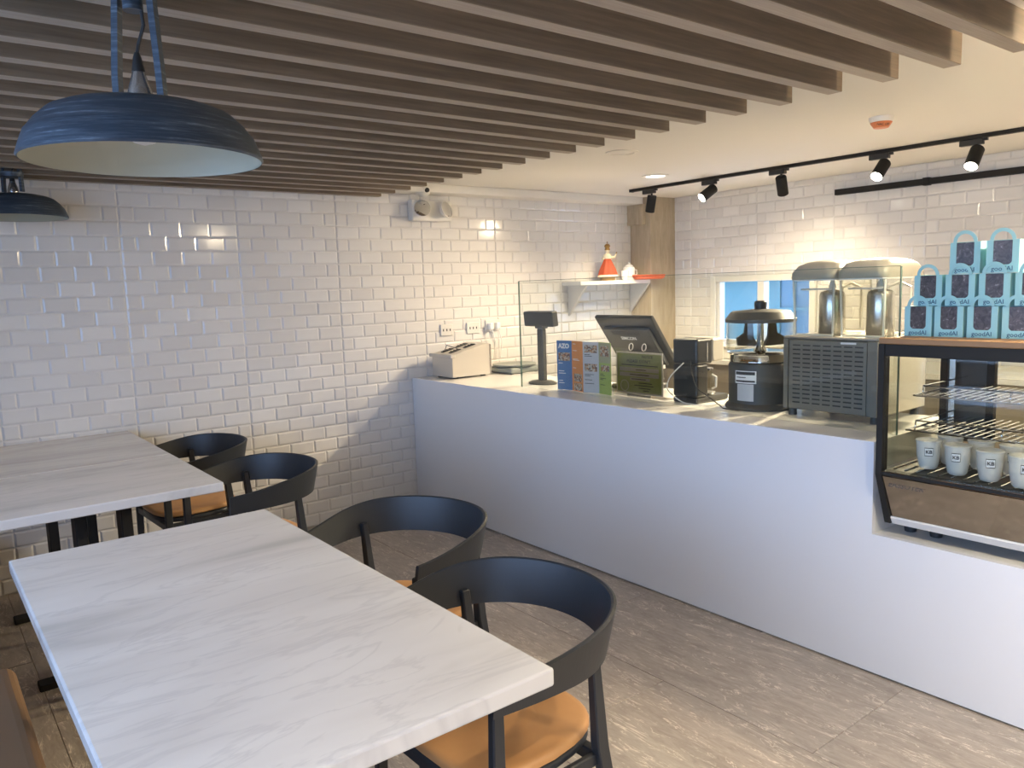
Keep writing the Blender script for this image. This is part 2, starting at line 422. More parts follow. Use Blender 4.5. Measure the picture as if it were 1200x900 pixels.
# right wall with window
WY0, WY1, WZ0, WZ1 = 3.07, 3.985, .96, 1.49
mb = MB()
mb.box(XR, XR+.12, YF, WY0, -.06, ZC+.1); mb.box(XR, XR+.12, WY1, YW+.12, -.06, ZC+.1)
mb.box(XR, XR+.12, WY0, WY1, -.06, WZ0); mb.box(XR, XR+.12, WY0, WY1, WZ1, ZC+.1)
wall_right = struct(mb.build('wall_right', 'grout'))
tl = tile_layout(.2, 4.40, .62, ZC, 2.335-.6195*4, .6195, holes=((WY0, WY1, WZ0, WZ1),))
lay(wall_right, tl, 'x', lambda u, z: Vector((XR, u, z)), lambda t: t[2] > .9)
win = struct(MB().build('window_1', 'frame_white'))
def wbox(n, y0, y1, z0, z1, d=.035): bx(XR-.012-d+.012, XR+.05, y0, y1, z0, z1, bev=.004).build(n, 'frame_white', win)
wbox('frame_jamb', WY1-.05, WY1, WZ0, WZ1, .028); wbox('frame_jamb', WY0, WY0+.05, WZ0, WZ1, .028)
wbox('frame_head', WY0+.05, WY1-.05, WZ1-.045, WZ1, .028); wbox('frame_sill', WY0+.05, WY1-.05, WZ0, WZ0+.035, .028)
wbox('inner_frame', WY1-.085, WY1-.052, WZ0+.037, WZ1-.047, .012); wbox('mullion', 3.495, 3.555, WZ0+.037, WZ1-.047, .02)
bx(XR+.02, XR+.024, 3.557, WY1-.087, WZ0+.04, WZ1-.05).build('pane', 'pane', win)
bx(XR+.02, XR+.024, WY0+.052, 3.493, WZ0+.04, WZ1-.05).build('pane', 'pane', win)

# storefront wall left: posts, sill, head and glass
mb = MB(); mb.box(XL-.12, XL, YF, YW+.12, -.06, .14); mb.box(XL-.12, XL, YF, YW+.12, 2.06, ZC+.1)
mb.box(XL-.12, XL, 2.85, YW+.12, .14, 2.06); mb.box(XL-.12, XL, YF-.12, -1.3, .14, 2.06)
wall_left = struct(mb.build('wall_left', 'white_paint'))
win2 = struct(MB().build('window_2', 'black_metal'))
for y in (-1.3, .07, 1.44, 2.80): bx(XL-.09, XL-.03, y, y+.05, .14, 2.06).build('mullion', 'black_metal', win2)
for y in (-1.25, .12, 1.49): bx(XL-.063, XL-.057, y, y+1.31, .14, 2.06).build('pane', 'pane', win2)
wall_front = struct(bx(XL-.12, XR+.12, YF-.12, YF, -.06, ZC+.1).build('wall_front', 'taupe_paint'))
struct(bx(-14, XL-.12, -12, 14, -.12, -.05).build('ground', 'pavement'))

# building seen through the window
bl = thing('neighbouring_building', 'teal painted building with a gridded window seen through the small window', 'building', (8.2, 5.6, -.5))
bx(0, .3, -5, 5, 0, 2.12).build('wall', 'teal', bl)
bx(0, .3, -5, 5, 2.12, 5.5).build('upper_wall', 'teal', bl)
bx(-.12, 0, -5, 5, 1.98, 2.10, bev=.01).build('ledge', 'teal', bl)
gw = bx(-.02, 0, -1.55, -.25, .9, 2.9).build('window', 'teal_dark', bl)
for y in (-1.55, -1.33, -.9, -.45, -.25): bx(-.04, -.02, y-.018, y+.018, .9, 2.9).build('muntin', 'teal', gw)
for z in (.9, 1.6, 2.16, 2.5, 2.9): bx(-.045, -.02, -1.55, -.25, z-.018, z+.018).build('muntin', 'teal', gw)

# ------------------------------------------------------------------ ceiling and slats
ceiling = struct(bx(XL-.12, XR+.12, YF-.12, YW+.12, ZC, ZC+.12).build('ceiling', 'ceiling'))
SX, SZ, SP = 2.4975, 2.0595, .1823
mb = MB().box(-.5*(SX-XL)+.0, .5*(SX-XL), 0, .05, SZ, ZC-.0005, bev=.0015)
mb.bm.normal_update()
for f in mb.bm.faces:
    if f.normal.z < -.9: f.material_index = 1        # bounce light from below painted into the lower face
sm = mb.mesh('slat', ['slat', 'slat_lit_face'])
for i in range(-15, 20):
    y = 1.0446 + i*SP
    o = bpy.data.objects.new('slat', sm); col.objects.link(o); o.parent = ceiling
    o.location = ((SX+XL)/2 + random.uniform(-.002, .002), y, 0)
# plaster drop along the back wall
struct(bx(SX+.02, 4.848, 4.43, YW, 2.092, ZC, bev=.004).build('trim_1', 'ceiling'))
# pillar in the far corner
pl = thing('corner_pillar', 'beige stone-look boxed pillar in the far corner beside the small window', 'pillar', (4.855, 4.362, 0))
bx(0, XR-4.855-.002, 0, YW-4.362-.001, 0, ZC-.001, bev=.002).build('shaft', 'stone_pillar', pl)
bx(-.04, -.001, .05, YW-4.362-.001, 1.93, 2.091, bev=.002).build('side_block', 'stone_pillar', pl)

# ------------------------------------------------------------------ counter
ct = thing('service_counter', 'long white service counter with a lowered end for the cake fridge', 'counter', (XC, 0, 0))
# front panel as one stepped board
mb = MB(); yend = -.35; yw = YW - .009
mb.prism([(yw, .006), (yw, HC), (YS, HC), (YS, HS), (yend, HS), (yend, .006)], 'x', 0, .02)
mb.build('front_panel', 'counter', ct)
bx(.0205, .66, YS+.0205, yw, HC-.03, HC, bev=.0015).build('worktop', 'counter_top', ct)
bx(.0205, .66, yend, YS-.001, HS-.03, HS, bev=.0015).build('low_worktop', 'counter_top', ct)
bx(.0205, .66, YS, YS+.02, HS-.03, HC, bev=.001).build('step_panel', 'counter_top', ct)
bx(.62, .64, yend, yw, .006, HS-.031).build('back_panel', 'taupe_paint', ct)
bx(.012, .60, yend+.01, yw, 0.0005, .0055).build('plinth', 'rubber', ct)
# guard of clear glass on the counter
gg = thing('counter_glass_guard', 'clear glass guard panel standing along the counter top', 'glass panel', (2.868, 0, HC))
bx(0, .008, YS+.006, 3.60, .001, .621).build('glass_panel', 'pane', gg)
bx(-.0005, .0085, 3.6005, 3.604, .001, .621).build('glass_edge', 'glass_edge', gg)
bx(-.0005, .0085, YS+.002, YS+.0055, .001, .621).build('glass_edge', 'glass_edge', gg)
bx(0.001, .007, YS+.006, 3.60, .6215, .6235).build('top_edge', 'glass_edge', gg)
# back counter under the window
bc = thing('back_worktop', 'white worktop on taupe cabinets under the small window', 'counter', (4.55, 0, 0))
bx(.02, XR-4.55-.012, .3, 4.355, 0.001, .865).build('cabinet', 'taupe_paint', bc)
bx(0, XR-4.55-.012, .3, 4.355, .866, .90, bev=.002).build('worktop', 'counter_top', bc)
for i, (x, y, dx, dy, dz, mt, nm, lb, ct_) in enumerate((
    (4.86, 3.80, .13, .20, .10, 'porcelain', 'storage_tub', 'white tub on the back worktop nearest the pillar', 'tub'),
    (4.74, 3.45, .12, .16, .08, 'pale_plastic', 'storage_tub', 'low white tub on the back worktop under the left pane', 'tub'),
    (4.80, 3.12, .12, .14, .09, 'porcelain', 'storage_tub', 'white tub on the back worktop behind the juicer bowl', 'tub'))):
    t = thing(nm, lb, ct_, (x, y, .90)); bx(-dx, dx, -dy/2, dy/2, .001, dz, bev=.012, seg=2).build('body', mt, t)
    bx(-dx-.005, dx+.005, -dy/2-.005, dy/2+.005, dz+.001, dz+.014, bev=.004).build('lid', 'pale_plastic', t)

# ------------------------------------------------------------------ tables
def table(x0, x1, y0, y1, label, T=.76, th=.036, single=False):
    t = thing('marble_table', label, 'table', ((x0+x1)/2, (y0+y1)/2, 0), 0, 'marble topped cafe tables')
    a, b = (x1-x0)/2, (y1-y0)/2
    bx(-a, a, -b, b, T-th, T, bev=.005, seg=2).build('table_top', 'marble', t)
    for sgn in ((-1, 1) if not single else (0,)):
        cy = sgn*b*.5
        bx(-.10, -.06, cy-.05, cy+.05, .025, T-th-.012, bev=.003).build('leg', 'black_metal', t)
        bx(.06, .10, cy-.05, cy+.05, .025, T-th-.012, bev=.003).build('leg', 'black_metal', t)
        bx(-.25, .25, cy-.05, cy+.05, T-th-.012, T-th-.0005, bev=.002).build('mounting_plate', 'black_metal', t)
        bx(-.27, .27, cy-.035, cy+.035, .001, .025, bev=.004).build('foot_bar', 'black_metal', t)
    return t
table(.170, .892, 1.0478, 2.5047, 'large white marble table in the foreground, nearest the camera')
table(.18, .9125, 2.985, 3.710, 'middle marble table with two black posts showing beneath its edge', single=True)
table(.18, .9125, 3.7195, 4.566, 'marble table pushed against the tiled wall', single=True)

# ------------------------------------------------------------------ chairs
def ring_curve(n=40):
    """plan of the bent back from one arm tip round to the other, local x to the back"""
    pts = []
    for i in range(n+1):
        a = -PI*.5*1.0 + PI*i/n
        c, s_ = math.cos(a), math.sin(a)
        e = 2/2.06
        pts.append((.245*(abs(c)**e) + .0, .257*math.copysign(abs(s_)**e, s_)))
    tipx = -.200
    pre = [(tipx + (0 - tipx)*k/6, -.238 - .019*math.sin(PI/2*k/6)) for k in range(6)]
    post = [(x, -y) for x, y in pre[::-1]]
    return pre + pts + post
def make_chair(label, loc, rz=0):
    t = thing('armchair', label, 'chair', loc, rz, 'black bentwood armchairs')
    P = ring_curve(); n = len(P); mb = MB(); rows = []
    for i, (x, y) in enumerate(P):
        tx = P[min(i+1, n-1)][0] - P[max(i-1, 0)][0]; ty = P[min(i+1, n-1)][1] - P[max(i-1, 0)][1]
        l = math.hypot(tx, ty); nx, ny = ty/l, -tx/l                      # outward
        s_ = max(0, min(1, (x + .20)/.40)); s_ = s_*s_*(3-2*s_)
        zt = .702 + .046*s_; h = .074 + .042*s_; zb = zt - h; lean = .014 + .010*s_
        th = .006
        rows.append([mb.bm.verts.new(v) for v in (
            (x+nx*(th), y+ny*(th), zb), (x+nx*(th+lean), y+ny*(th+lean), zt-.003), (x+nx*lean, y+ny*lean, zt),
            (x+nx*(lean-th), y+ny*(lean-th), zt-.003), (x-nx*th, y-ny*th, zb))])
    for a, b in zip(rows, rows[1:]):
        for k in range(5):
            f = mb.bm.faces.new((a[k], a[(k+1) % 5], b[(k+1) % 5], b[k])); f.smooth = k in (0, 3)
    mb.bm.faces.new(rows[0][::-1]); mb.bm.faces.new(rows[-1])
    mb.build('curved_backrest', 'black', t)
    # seat: shield shaped pad
    out = []
    for i in range(36):
        a = 2*PI*i/36; c, s_ = math.cos(a), math.sin(a); e = 2/3.2
        x = .200*math.copysign(abs(c)**e, c); y = .214*math.copysign(abs(s_)**e, s_) * (1.0 - .10*max(0, x)/.2)
        out.append((x - .015, y))
    def pad(z0, z1, grow, crown):
        mb = MB(); rings = []
        for g, z in ((grow-.008, z0), (grow, z0+.006), (grow, z1-.009), (grow-.003, z1-.004), (grow-.010, z1-.001), (grow-.020, z1), (grow-.07, z1-.004*crown), (grow-.13, z1-.007*crown)):
            rings.append([mb.bm.verts.new((x*(1+g/.225), y*(1+g/.225), z)) for x, y in out])
        for a, b in zip(rings, rings[1:]):
            for k in range(36): f = mb.bm.faces.new((a[k], a[(k+1) % 36], b[(k+1) % 36], b[k])); f.smooth = True
        mb.bm.faces.new(rings[0][::-1]); mb.bm.faces.new(rings[-1]); return mb
    pad(.444, .468, 0, 1).build('seat', 'leather_tan', t)
    pad(.418, .443, -.004, 0).build('seat_shell', 'black', t)
    def leg(pts, w0, d0):
        mb = MB(); rings = []
        for (p, sc_) in pts:
            rings.append([mb.bm.verts.new((p[0]+u*w0*sc_, p[1]+v*d0*sc_, p[2])) for u, v in ((-1, -1), (1, -1), (1, 1), (-1, 1))])
        for a, b in zip(rings, rings[1:]):
            for k in range(4): mb.bm.faces.new((a[k], a[(k+1) % 4], b[(k+1) % 4], b[k]))
        mb.bm.faces.new(rings[0][::-1]); mb.bm.faces.new(rings[-1])
        r_ = bmesh.ops.bevel(mb.bm, geom=mb.bm.edges[:], offset=.003, segments=1, affect='EDGES')
        return mb
    for s_ in (-1, 1):
        leg([((-.185, s_*.234, .66), 1.0), ((-.188, s_*.232, .43), 1.15), ((-.198, s_*.232, .001), .75)], .014, .010).build('leg', 'black', t)
        leg([((.085, s_*.236, .675), .8), ((.105, s_*.232, .44), 1.15), ((.195, s_*.238, .001), .75)], .015, .012).build('leg', 'black', t)
        bx(-.185, .11, s_*.224-.008, s_*.224+.008, .395, .425, bev=.003).build('side_rail', 'black', t)
    bx(-.200, -.176, -.222, .222, .392, .424, bev=.003).build('front_rail', 'black', t)
    bx(.095, .12, -.222, .222, .392, .424, bev=.003).build('back_rail', 'black', t)
    return t
c4 = make_chair('black armchair with tan seat nearest the camera, pushed under the large table', (1.025, 1.415, 0), .03)
dup(c4, (1.178, 2.13, 0), .32, 'black armchair pulled slightly out, second from the camera at the large table')
dup(c4, (1.10, 3.235, 0), .10, 'black armchair with tan seat at the middle marble table')
dup(c4, (1.06, 3.985, 0), .05, 'black armchair at the marble table against the tiled wall')

# ------------------------------------------------------------------ benches
def bench(y0, y1, x1, label):
    t = thing('leather_bench', label, 'bench', (0, (y0+y1)/2, 0), 0, 'leather benches along the storefront')
    h = (y1-y0)/2
    bx(-.45, x1, -h, h, .30, .45, bev=.035, seg=4).build('cushion', 'bench', t)
    bx(-.43, x1-.03, -h+.03, h-.03, .06, .299).build('base', 'bench', t)
    bx(-.42, x1-.06, -h+.06, h-.06, .001, .059).build('plinth', 'black_metal', t)
    bx(-.56, -.451, -h, h, .061, .84, bev=.03, seg=3).build('back_cushion', 'bench', t)
bench(.5, 2.56, .16, 'brown leather bench beside the large table, at the left edge')
bench(2.58, 4.50, .125, 'brown leather bench beside the two tables near the tiled wall')

# ------------------------------------------------------------------ pendants
def pendant(loc, label):
    t = thing('pendant_lamp', label, 'lamp', loc, 0, 'dark enamel dome pendant lamps')
    R = .212
    prof = [(R, 0), (R+.003, .004), (R-.003, .022), (R-.012, .045), (R-.015, .048), (R-.029, .066), (R-.047, .083), (R-.051, .086), (R-.075, .096), (R-.11, .104), (.03, .113), (0, .113)]
    MB().lathe(prof, seg=64, cap=False).build('shade', 'pendant', t)
    inn = [(R-.001, .0005), (R-.008, .022), (R-.020, .046), (R-.036, .062), (R-.056, .077), (R-.11, .094), (.02, .105), (0, .105)]
    MB().lathe(inn, seg=64, cap=False).build('inner_shade', 'cream', t)
    MB().lathe([(0, .112), (.022, .112), (.023, .124), (.018, .142), (.011, .165), (0, .165)], seg=20).build('socket_cap', 'steel', t)
    MB().lathe([(0, .165), (.012, .165), (.008, .19), (.005, .20), (0, .20)], seg=12).build('cable_gland', 'black_plastic', t)
    for k in (-1, 1):
        mb = MB(); d = Vector((CR.x, CR.y, 0)).normalized()
        n = Vector((-d.y, d.x, 0)); a = d*(.042*k); b = d*(.030*k + .004)
        rows = []
        for (c_, z) in ((a, .118), (a*.98, .16), (b, .335)):
            rows.append([mb.bm.verts.new(c_ + d*u*.006 + n*v*.010 + Vector((0, 0, z))) for u, v in ((-1, -1), (1, -1), (1, 1), (-1, 1))])
        for p, q in zip(rows, rows[1:]):
            for i in range(4): mb.bm.faces.new((p[i], p[(i+1) % 4], q[(i+1) % 4], q[i]))
        mb.bm.faces.new(rows[0]); mb.bm.faces.new(rows[-1]); mb.build('yoke_strap', 'pendant', t)
    MB().lathe([(0, 0), (.018, 0), (.018, .045), (.012, .06), (0, .06)], c=(0, 0, .275), seg=16).build('swivel_block', 'pendant', t)
    top = SZ - loc[2] - .002
    if top > .34: MB().tube([(0, 0, .33), (0, 0, top-.02)], .007, 10).build('stem', 'pendant', t)
    MB().lathe([(0, top-.028), (.045, top-.022), (.05, top), (0, top)], seg=24).build('ceiling_cup', 'pendant', t)
    MB().tube([(0, 0, .198), (.004, 0, .215), (.014, -.008, .25), (.012, -.008, .276)], .0035, 6).build('cable', 'black_plastic', t)
    MB().lathe([(0, .03), (.02, .036), (.03, .055), (.028, .075), (.015, .10), (.013, .112), (0, .112)], seg=20).build('bulb', 'lamp_off', t)
pendant((.404, 1.640, 1.7237), 'large dark blue enamel dome pendant lamp over the foreground table')
pendant((.475, 4.31, 1.852), 'small looking dark dome pendant cut by the left edge, near the tiled wall')

# ------------------------------------------------------------------ track lights
tr = thing('track_rail', 'black ceiling track rail carrying five spotlights', 'track rail', (4.37, 0, ZC))
bx(-.017, .017, -.2, 4.10, -.020, -.0005, bev=.001).build('rail', 'black_metal', tr)
bx(-.019, .019, 4.1005, 4.115, -.022, -.0005, bev=.001).build('end_cap', 'black_plastic', tr)
wr = thing('wall_conduit', 'black square conduit with a joint running along the right tiled wall', 'conduit', (XR-.008, 0, 2.03))
bx(-.036, -.001, .3, 2.93, -.019, .019, bev=.001).build('conduit', 'black_metal', wr)
bx(-.040, -.0005, 2.305, 2.345, -.024, .024, bev=.002).build('joint_sleeve', 'black_metal', wr)
def track_spot(y, d, label, on=True, power=30, size=60):
    t = thing('track_spotlight', label, 'spotlight', (4.37, y, ZC-.0205), 0, 'black cylinder track spotlights')
    bx(-.015, .015, -.055, .055, -.030, -.0005, bev=.002).build('adapter', 'black_plastic', t)
    bx(-.008, .008, -.075, -.056, -.014, -.0005).build('adapter_latch', 'black_plastic', t)
    d = Vector(d).normalized()
    piv = Vector((0, -.025, -.050))
    MB().tube([(0, -.025, -.029), (0, -.025, -.056)], .007, 10).build('stem', 'black_plastic', t)
    q = d.to_track_quat('-Z', 'Y').to_matrix().to_4x4(); T = Matrix.Translation(piv + Vector((0, 0, -.012))) @ q
    MB().lathe([(0, .018), (.030, .018), (.033, .013), (.033, -.100), (.031, -.102), (.030, -.096), (0, -.096)], seg=28, mat=T).build('barrel', 'black_metal', t)
    o = MB().lathe([(0, -.1000), (.0295, -.1000), (.029, -.0965), (0, -.0963)], seg=28, mat=T).build('lens', 'lamp_glow', t)
    e = T @ Vector((0, 0, -.112)); wpos = Vector((4.37, y, ZC-.0205)) + e
    spot('spot_light', wpos, wpos + d, power, size)
track_spot(3.935, (.10, .30, -1), 'track spotlight nearest the pillar, hanging straight down', power=26, size=110)
track_spot(3.40, (-2.2, .75, -1.6), 'track spotlight second from the pillar, tilted with its face lit', power=88, size=105)
track_spot(2.88, (.55, .20, -.9), 'track spotlight third from the pillar, turned towards the tiled wall', power=27, size=120)
track_spot(2.24, (-1.15, .05, -1.1), 'bright track spotlight above the drink dispenser', power=150, size=110)
track_spot(1.765, (-1.0, .0, -1.25), 'bright track spotlight above the blue boxes, rightmost one', power=150, size=110)

def downlight(x, y, label, on=True, power=40, ref=True):
    t = thing('recessed_downlight', label, 'downlight', (x, y, ZC))
    MB().lathe([(.062, -.0005), (.088, -.0005), (.088, -.004), (.066, -.007), (.062, -.003)], seg=36, cap=False).build('ring', 'white_paint', t)
    MB().lathe([(0, -.0025), (.061, -.0025), (.061, -.001), (0, -.001)], seg=36).build('diffuser', 'down_glow' if on else 'ceiling', t)
    if on: spot('down_light', (x, y, ZC-.02), (x, y, 0), power, 150, .8, radius=.05)
downlight(3.967, 3.517, 'lit round recessed downlight beside the start of the track')
downlight(3.09, 2.97, 'unlit round recessed ceiling disc between the slats and the track', on=False)
downlight(3.10, .72, 'lit recessed downlight above the fridge end of the counter', power=80)
downlight(4.6, .5, 'lit recessed downlight over the staff aisle past the fridge', power=60)
l = bpy.data.lights.new('globe_light', 'POINT'); l.energy = 9; l.color = WARM; l.shadow_soft_size = .035
t = thing('ceiling_globe', 'small warm ceiling globe beside the ends of the nearest slats', 'ceiling lamp', (2.72, .50, ZC))
MB().lathe([(0, -.0005), (.05, -.0005), (.05, -.012), (0, -.012)], seg=24).build('base', 'white_paint', t)
MB().lathe([(0, -.0125), (.03, -.0125), (.034, -.03), (.022, -.045), (0, -.05)], seg=24).build('globe', 'down_glow', t)
o = bpy.data.objects.new('globe_light', l); col.objects.link(o); o.location = (2.72, .50, ZC-.088)
# unseen lamps added between the slats to brighten the tables and tiled wall
for i, (x, y, pw) in enumerate(((1.75, .33, 235), (.2, -.58, 235), (1.75, -1.0, 180))):
    t = thing('added_slat_lamp', ('unseen round lamp added between slats above the walkway', 'unseen round lamp added between slats behind the camera', 'unseen round lamp added between slats farthest behind the camera')[i], 'downlight', (x, y, ZC))
    MB().lathe([(0, -.05), (.045, -.05), (.05, -.045), (.05, -.0005), (0, -.0005)], seg=24).build('can', 'black_metal', t)
    MB().lathe([(0, -.0525), (.040, -.0525), (.040, -.0505), (0, -.0505)], seg=24).build('diffuser', 'down_glow', t)
    spot('added_slat_light', (x, y, ZC-.06), (x, y, 0), pw, 160, .8, NEUTRAL, radius=.04)

# smoke detector
t = thing('smoke_detector', 'white smoke detector with an orange dust cap on the ceiling', 'smoke detector', (3.48, 1.78, ZC))
MB().lathe([(.052, -.0005), (.052, -.010), (.046, -.022), (0, -.022)], seg=32, cap=False).build('base', 'pale_plastic', t)
MB().lathe([(.045, -.0225), (.044, -.026), (.030, -.046), (0, -.048)], seg=32, cap=False).build('dust_cap', 'orange_cap', t)
text('lettering', 'NAC 100', .014, 'black_ink', t, (-.030, -.024, -.036), (math.radians(110), 0, math.radians(-38)))

# emergency light and camera on the back wall
t = thing('emergency_light', 'white twin-head emergency light box high on the tiled wall', 'emergency light', (2.88, YW-.010, 1.99))
bx(-.155, .155, -.060, 0, -.075, .062, bev=.008, seg=2).build('body', 'pale_plastic', t)
for k, (x, z) in enumerate(((-.095, .012), (.09, .010))):
    T = Matrix.Translation((x, -.088, z-.012)) @ Matrix.Rotation(math.radians(70), 4, 'X') @ Matrix.Rotation(math.radians(-25 + 45*k), 4, 'Y')
    hd = MB().lathe([(0, -.030), (.030, -.030), (.054, -.004), (.060, .010), (.055, .012)], seg=28, mat=T, cap=False).build('lamp_head', 'pale_plastic', t)
    MB().lathe([(0, .020), (.036, .017), (.0545, .0105), (.0545, .008), (0, .008)], seg=28, mat=T).build('lens', 'chrome', hd)
t = thing('security_camera', 'white wall camera with a black lens above the emergency light', 'camera', (2.855, YW-.010, 2.118))
bx(-.012, .115, -.12, 0, -.024, .0285, bev=.004).build('mount_box', 'white_paint', t)
MB().lathe([(0, -.050), (.026, -.045), (.045, -.028), (.053, 0), (.045, .018), (.03, .026), (0, .026)], c=(-.068, -.10, -.004), seg=24).build('dome', 'pale_plastic', t)
T = Matrix.Translation((-.066, -.152, -.014)) @ Matrix.Rotation(PI/2, 4, 'X')
MB().lathe([(0, .006), (.014, .006), (.016, -.006), (0, -.006)], seg=16, mat=T).build('lens', 'black_plastic', t)

# sockets
def socket(x, z, wd, label, plugs=()):
    t = thing('wall_socket', label, 'socket', (x, YW-.0082, z))
    bx(-wd/2, wd/2, -.009, 0, -.04, .04, bev=.003).build('plate', 'pale_plastic', t)
    for u in (-.028, 0, .028): bx(u-.004, u+.004, -.0100, -.0091, -.008, .008).build('slot', 'black_plastic', t)
    for px_ in plugs:
        bx(px_-.018, px_+.018, -.05, -.0102, -.030, .020, bev=.006).build('plug', 'porcelain', t)
        MB().tube([(px_, -.045, -.031), (px_+.01, -.045, -.06), (px_+.03, -.04, -.12), (px_+.02, -.03, -.24)], .004, 6).build('cable', 'porcelain', t)
socket(2.99, 1.178, .10, 'white wall socket plate left of the others behind the metal box')
socket(3.215, 1.180, .11, 'middle white wall socket plate behind the metal box')
socket(3.385, 1.190, .12, 'right wall socket plate crowded with white plugs', (-.03, .03))

# ------------------------------------------------------------------ shelf and its things
t = thing('wall_shelf', 'white shelf with side brackets on the tiled wall by the pillar', 'shelf', (4.075, YW-.010, 1.455))
sd = YW-.010-4.362
bx(0, .777, -sd+.001, 0, 0, .030, bev=.002).build('board', 'counter_top', t)
for x in (.06, .757): MB().prism([(0, -.001), (-sd+.005, -.001), (0, -.235)], 'x', x, x+.018).build('bracket', 'white_paint', t)
ZS = 1.4855
t = thing('religious_figurine', 'crowned figurine in a flared red robe with gold trim on the shelf', 'figurine', (4.455, 4.455, ZS), -.6)
MB().lathe([(0, 0), (.060, 0), (.060, .022), (.052, .026), (0, .026)], seg=24).build('base', 'gold', t)
mb = MB(); prof = [(.078, .027), (.080, .040), (.066, .085), (.045, .130), (.028, .165), (.022, .175)]
rings = []
for r0, z in prof: rings.append([mb.bm.verts.new((r0*math.cos(a)*(.97 + .06*math.cos(9*a)), r0*.6*math.sin(a)*(.97 + .06*math.cos(9*a)), z)) for a in [2*PI*k/54 for k in range(54)]])
for a, b in zip(rings, rings[1:]):
    for k in range(54): f = mb.bm.faces.new((a[k], a[(k+1) % 54], b[(k+1) % 54], b[k])); f.smooth = True
mb.bm.faces.new(rings[0][::-1]); mb.bm.faces.new(rings[-1]); mb.build('robe', 'red_robe', t)
MB().lathe([(.079, .028), (.083, .032), (.081, .042), (.077, .045)], seg=40, cap=False, sy=.62).build('gold_hem', 'ivory', t)
MB().lathe([(.026, .170), (.034, .178), (.032, .20), (.020, .212), (0, .214)], seg=20, sy=.7).build('collar', 'ivory', t)
hd = MB().lathe([(.008, .208), (.012, .215), (.019, .225), (.021, .236), (.018, .248), (.008, .256), (0, .257)], seg=18).build('head', 'ivory', t)
MB().lathe([(.020, .235), (.022, .244), (.017, .256), (.006, .262), (0, .262)], seg=16, cap=False).build('hair', 'gold', hd)
cr = MB().lathe([(.016, .257), (.022, .262), (.024, .272), (.018, .282), (.006, .288), (0, .289)], seg=14).build('crown', 'gold', t)
bx(-.002, .002, -.002, .002, .289, .306).box(-.007, .007, -.002, .002, .297, .301).build('cross', 'gold', cr)
MB().tube([(.030, -.005, .178), (.055, -.018, .185), (.066, -.022, .205)], [.010, .008, .006], 8).build('arm', 'ivory', t)
MB().tube([(-.030, -.005, .178), (-.045, -.028, .168), (-.036, -.04, .175)], [.010, .008, .006], 8).build('arm', 'ivory', t)
MB().lathe([(0, -.008), (.008, 0), (0, .008)], c=(.068, -.022, .215), seg=8).build('orb', 'gold', t)
t = thing('porcelain_jar', 'white porcelain lidded jar between the figurine and the orange mat', 'jar', (4.70, 4.455, ZS))
MB().lathe([(0, 0), (.042, 0), (.048, .02), (.048, .09), (.040, .105), (.030, .108), (0, .108)], seg=28).build('body', 'porcelain', t)
MB().lathe([(.034, .109), (.034, .116), (.015, .126), (.006, .13), (.010, .142), (0, .146)], seg=24).build('lid', 'porcelain', t)
MB().tube([(.047, 0, .085), (.075, -.01, .08), (.078, -.01, .045), (.047, 0, .03)], .005, 8).build('handle', 'porcelain', t)
t = thing('porcelain_cup', 'small white cup beside the porcelain jar on the shelf', 'cup', (4.61, 4.42, ZS))
MB().lathe([(.022, 0), (.03, .03), (.032, .075), (.029, .075), (.027, .03), (0, .01)], seg=24, cap=False).build('body', 'porcelain', t)
t = thing('woven_mat', 'flat orange woven oval mat at the pillar end of the shelf', 'mat', (4.875, 4.33, ZS+.022), 0)
tag(t, 'flat orange woven oval basket at the pillar end of the shelf', 'basket'); t.name = 'woven_basket'
t.location = (4.80, 4.333, ZS); t.rotation_euler = (0, 0, -.15)
MB().lathe([(0, 0.001), (.135, .001), (.158, .024), (.162, .032), (.154, .030), (.13, .006), (0, .005)], seg=48, cap=False, sy=.21).build('bowl', 'orange_weave', t)
for z, r0 in ((.010, .150), (.018, .157), (.026, .162), (.034, .163)):
    MB().tube([(r0*math.cos(a), r0*.22*math.sin(a), z + .002*math.sin(22*a)) for a in [2*PI*k/90 for k in range(91)]], .003, 5, cap=False).build('woven_strand', 'orange_weave', t)

# ------------------------------------------------------------------ things on the counter
t = thing('cutlery_dispenser', 'pale metal sloped cutlery box at the wall end of the counter', 'cutlery box', (2.815, 4.25, HC))
mb = MB().prism([(0, .012), (0, .158), (.03, .165), (.285, .222), (.30, .215), (.30, .012)], 'y', 0, .245)
mb.build('body', 'satin', t)
bx(-.018, .02, -.01, .255, .140, .165, bev=.004).build('front_lip', 'satin', t)
bx(.302, .325, .01, .235, .012, .212, bev=.003).build('side_panel', 'steel', t)
for x in (.04, .26): 
    for y in (.03, .21): bx(x-.015, x+.015, y-.012, y+.012, .001, .0115).build('foot', 'black_plastic', t)
sl = math.atan2(.057, .255)
T0 = Matrix.Translation((.03, 0, .1655)) @ Matrix.Rotation(-sl, 4, 'Y')
for i, x in enumerate((.045, .165)):
    for y in (.075, .165):
        sl_ = MB().box(x-.048, x+.048, y-.02, y+.02, .0005, .004, bev=.001, mat=T0).build('slot_rim', 'chrome', t)
        mb = MB()
        for k in range(7):
            xx = x-.038+k*.0125; mb.box(xx-.004, xx+.004, y-.014, y+.014, .0042, .008 + .004*(k % 2), mat=T0)
        mb.build('cutlery_ends', 'black_plastic', sl_)
MB().tube([(.045, .16, .178), (.07, .165, .215), (.105, .15, .20), (.125, .12, .192)], .0025, 6).build('wire_handle', 'black_plastic', t)

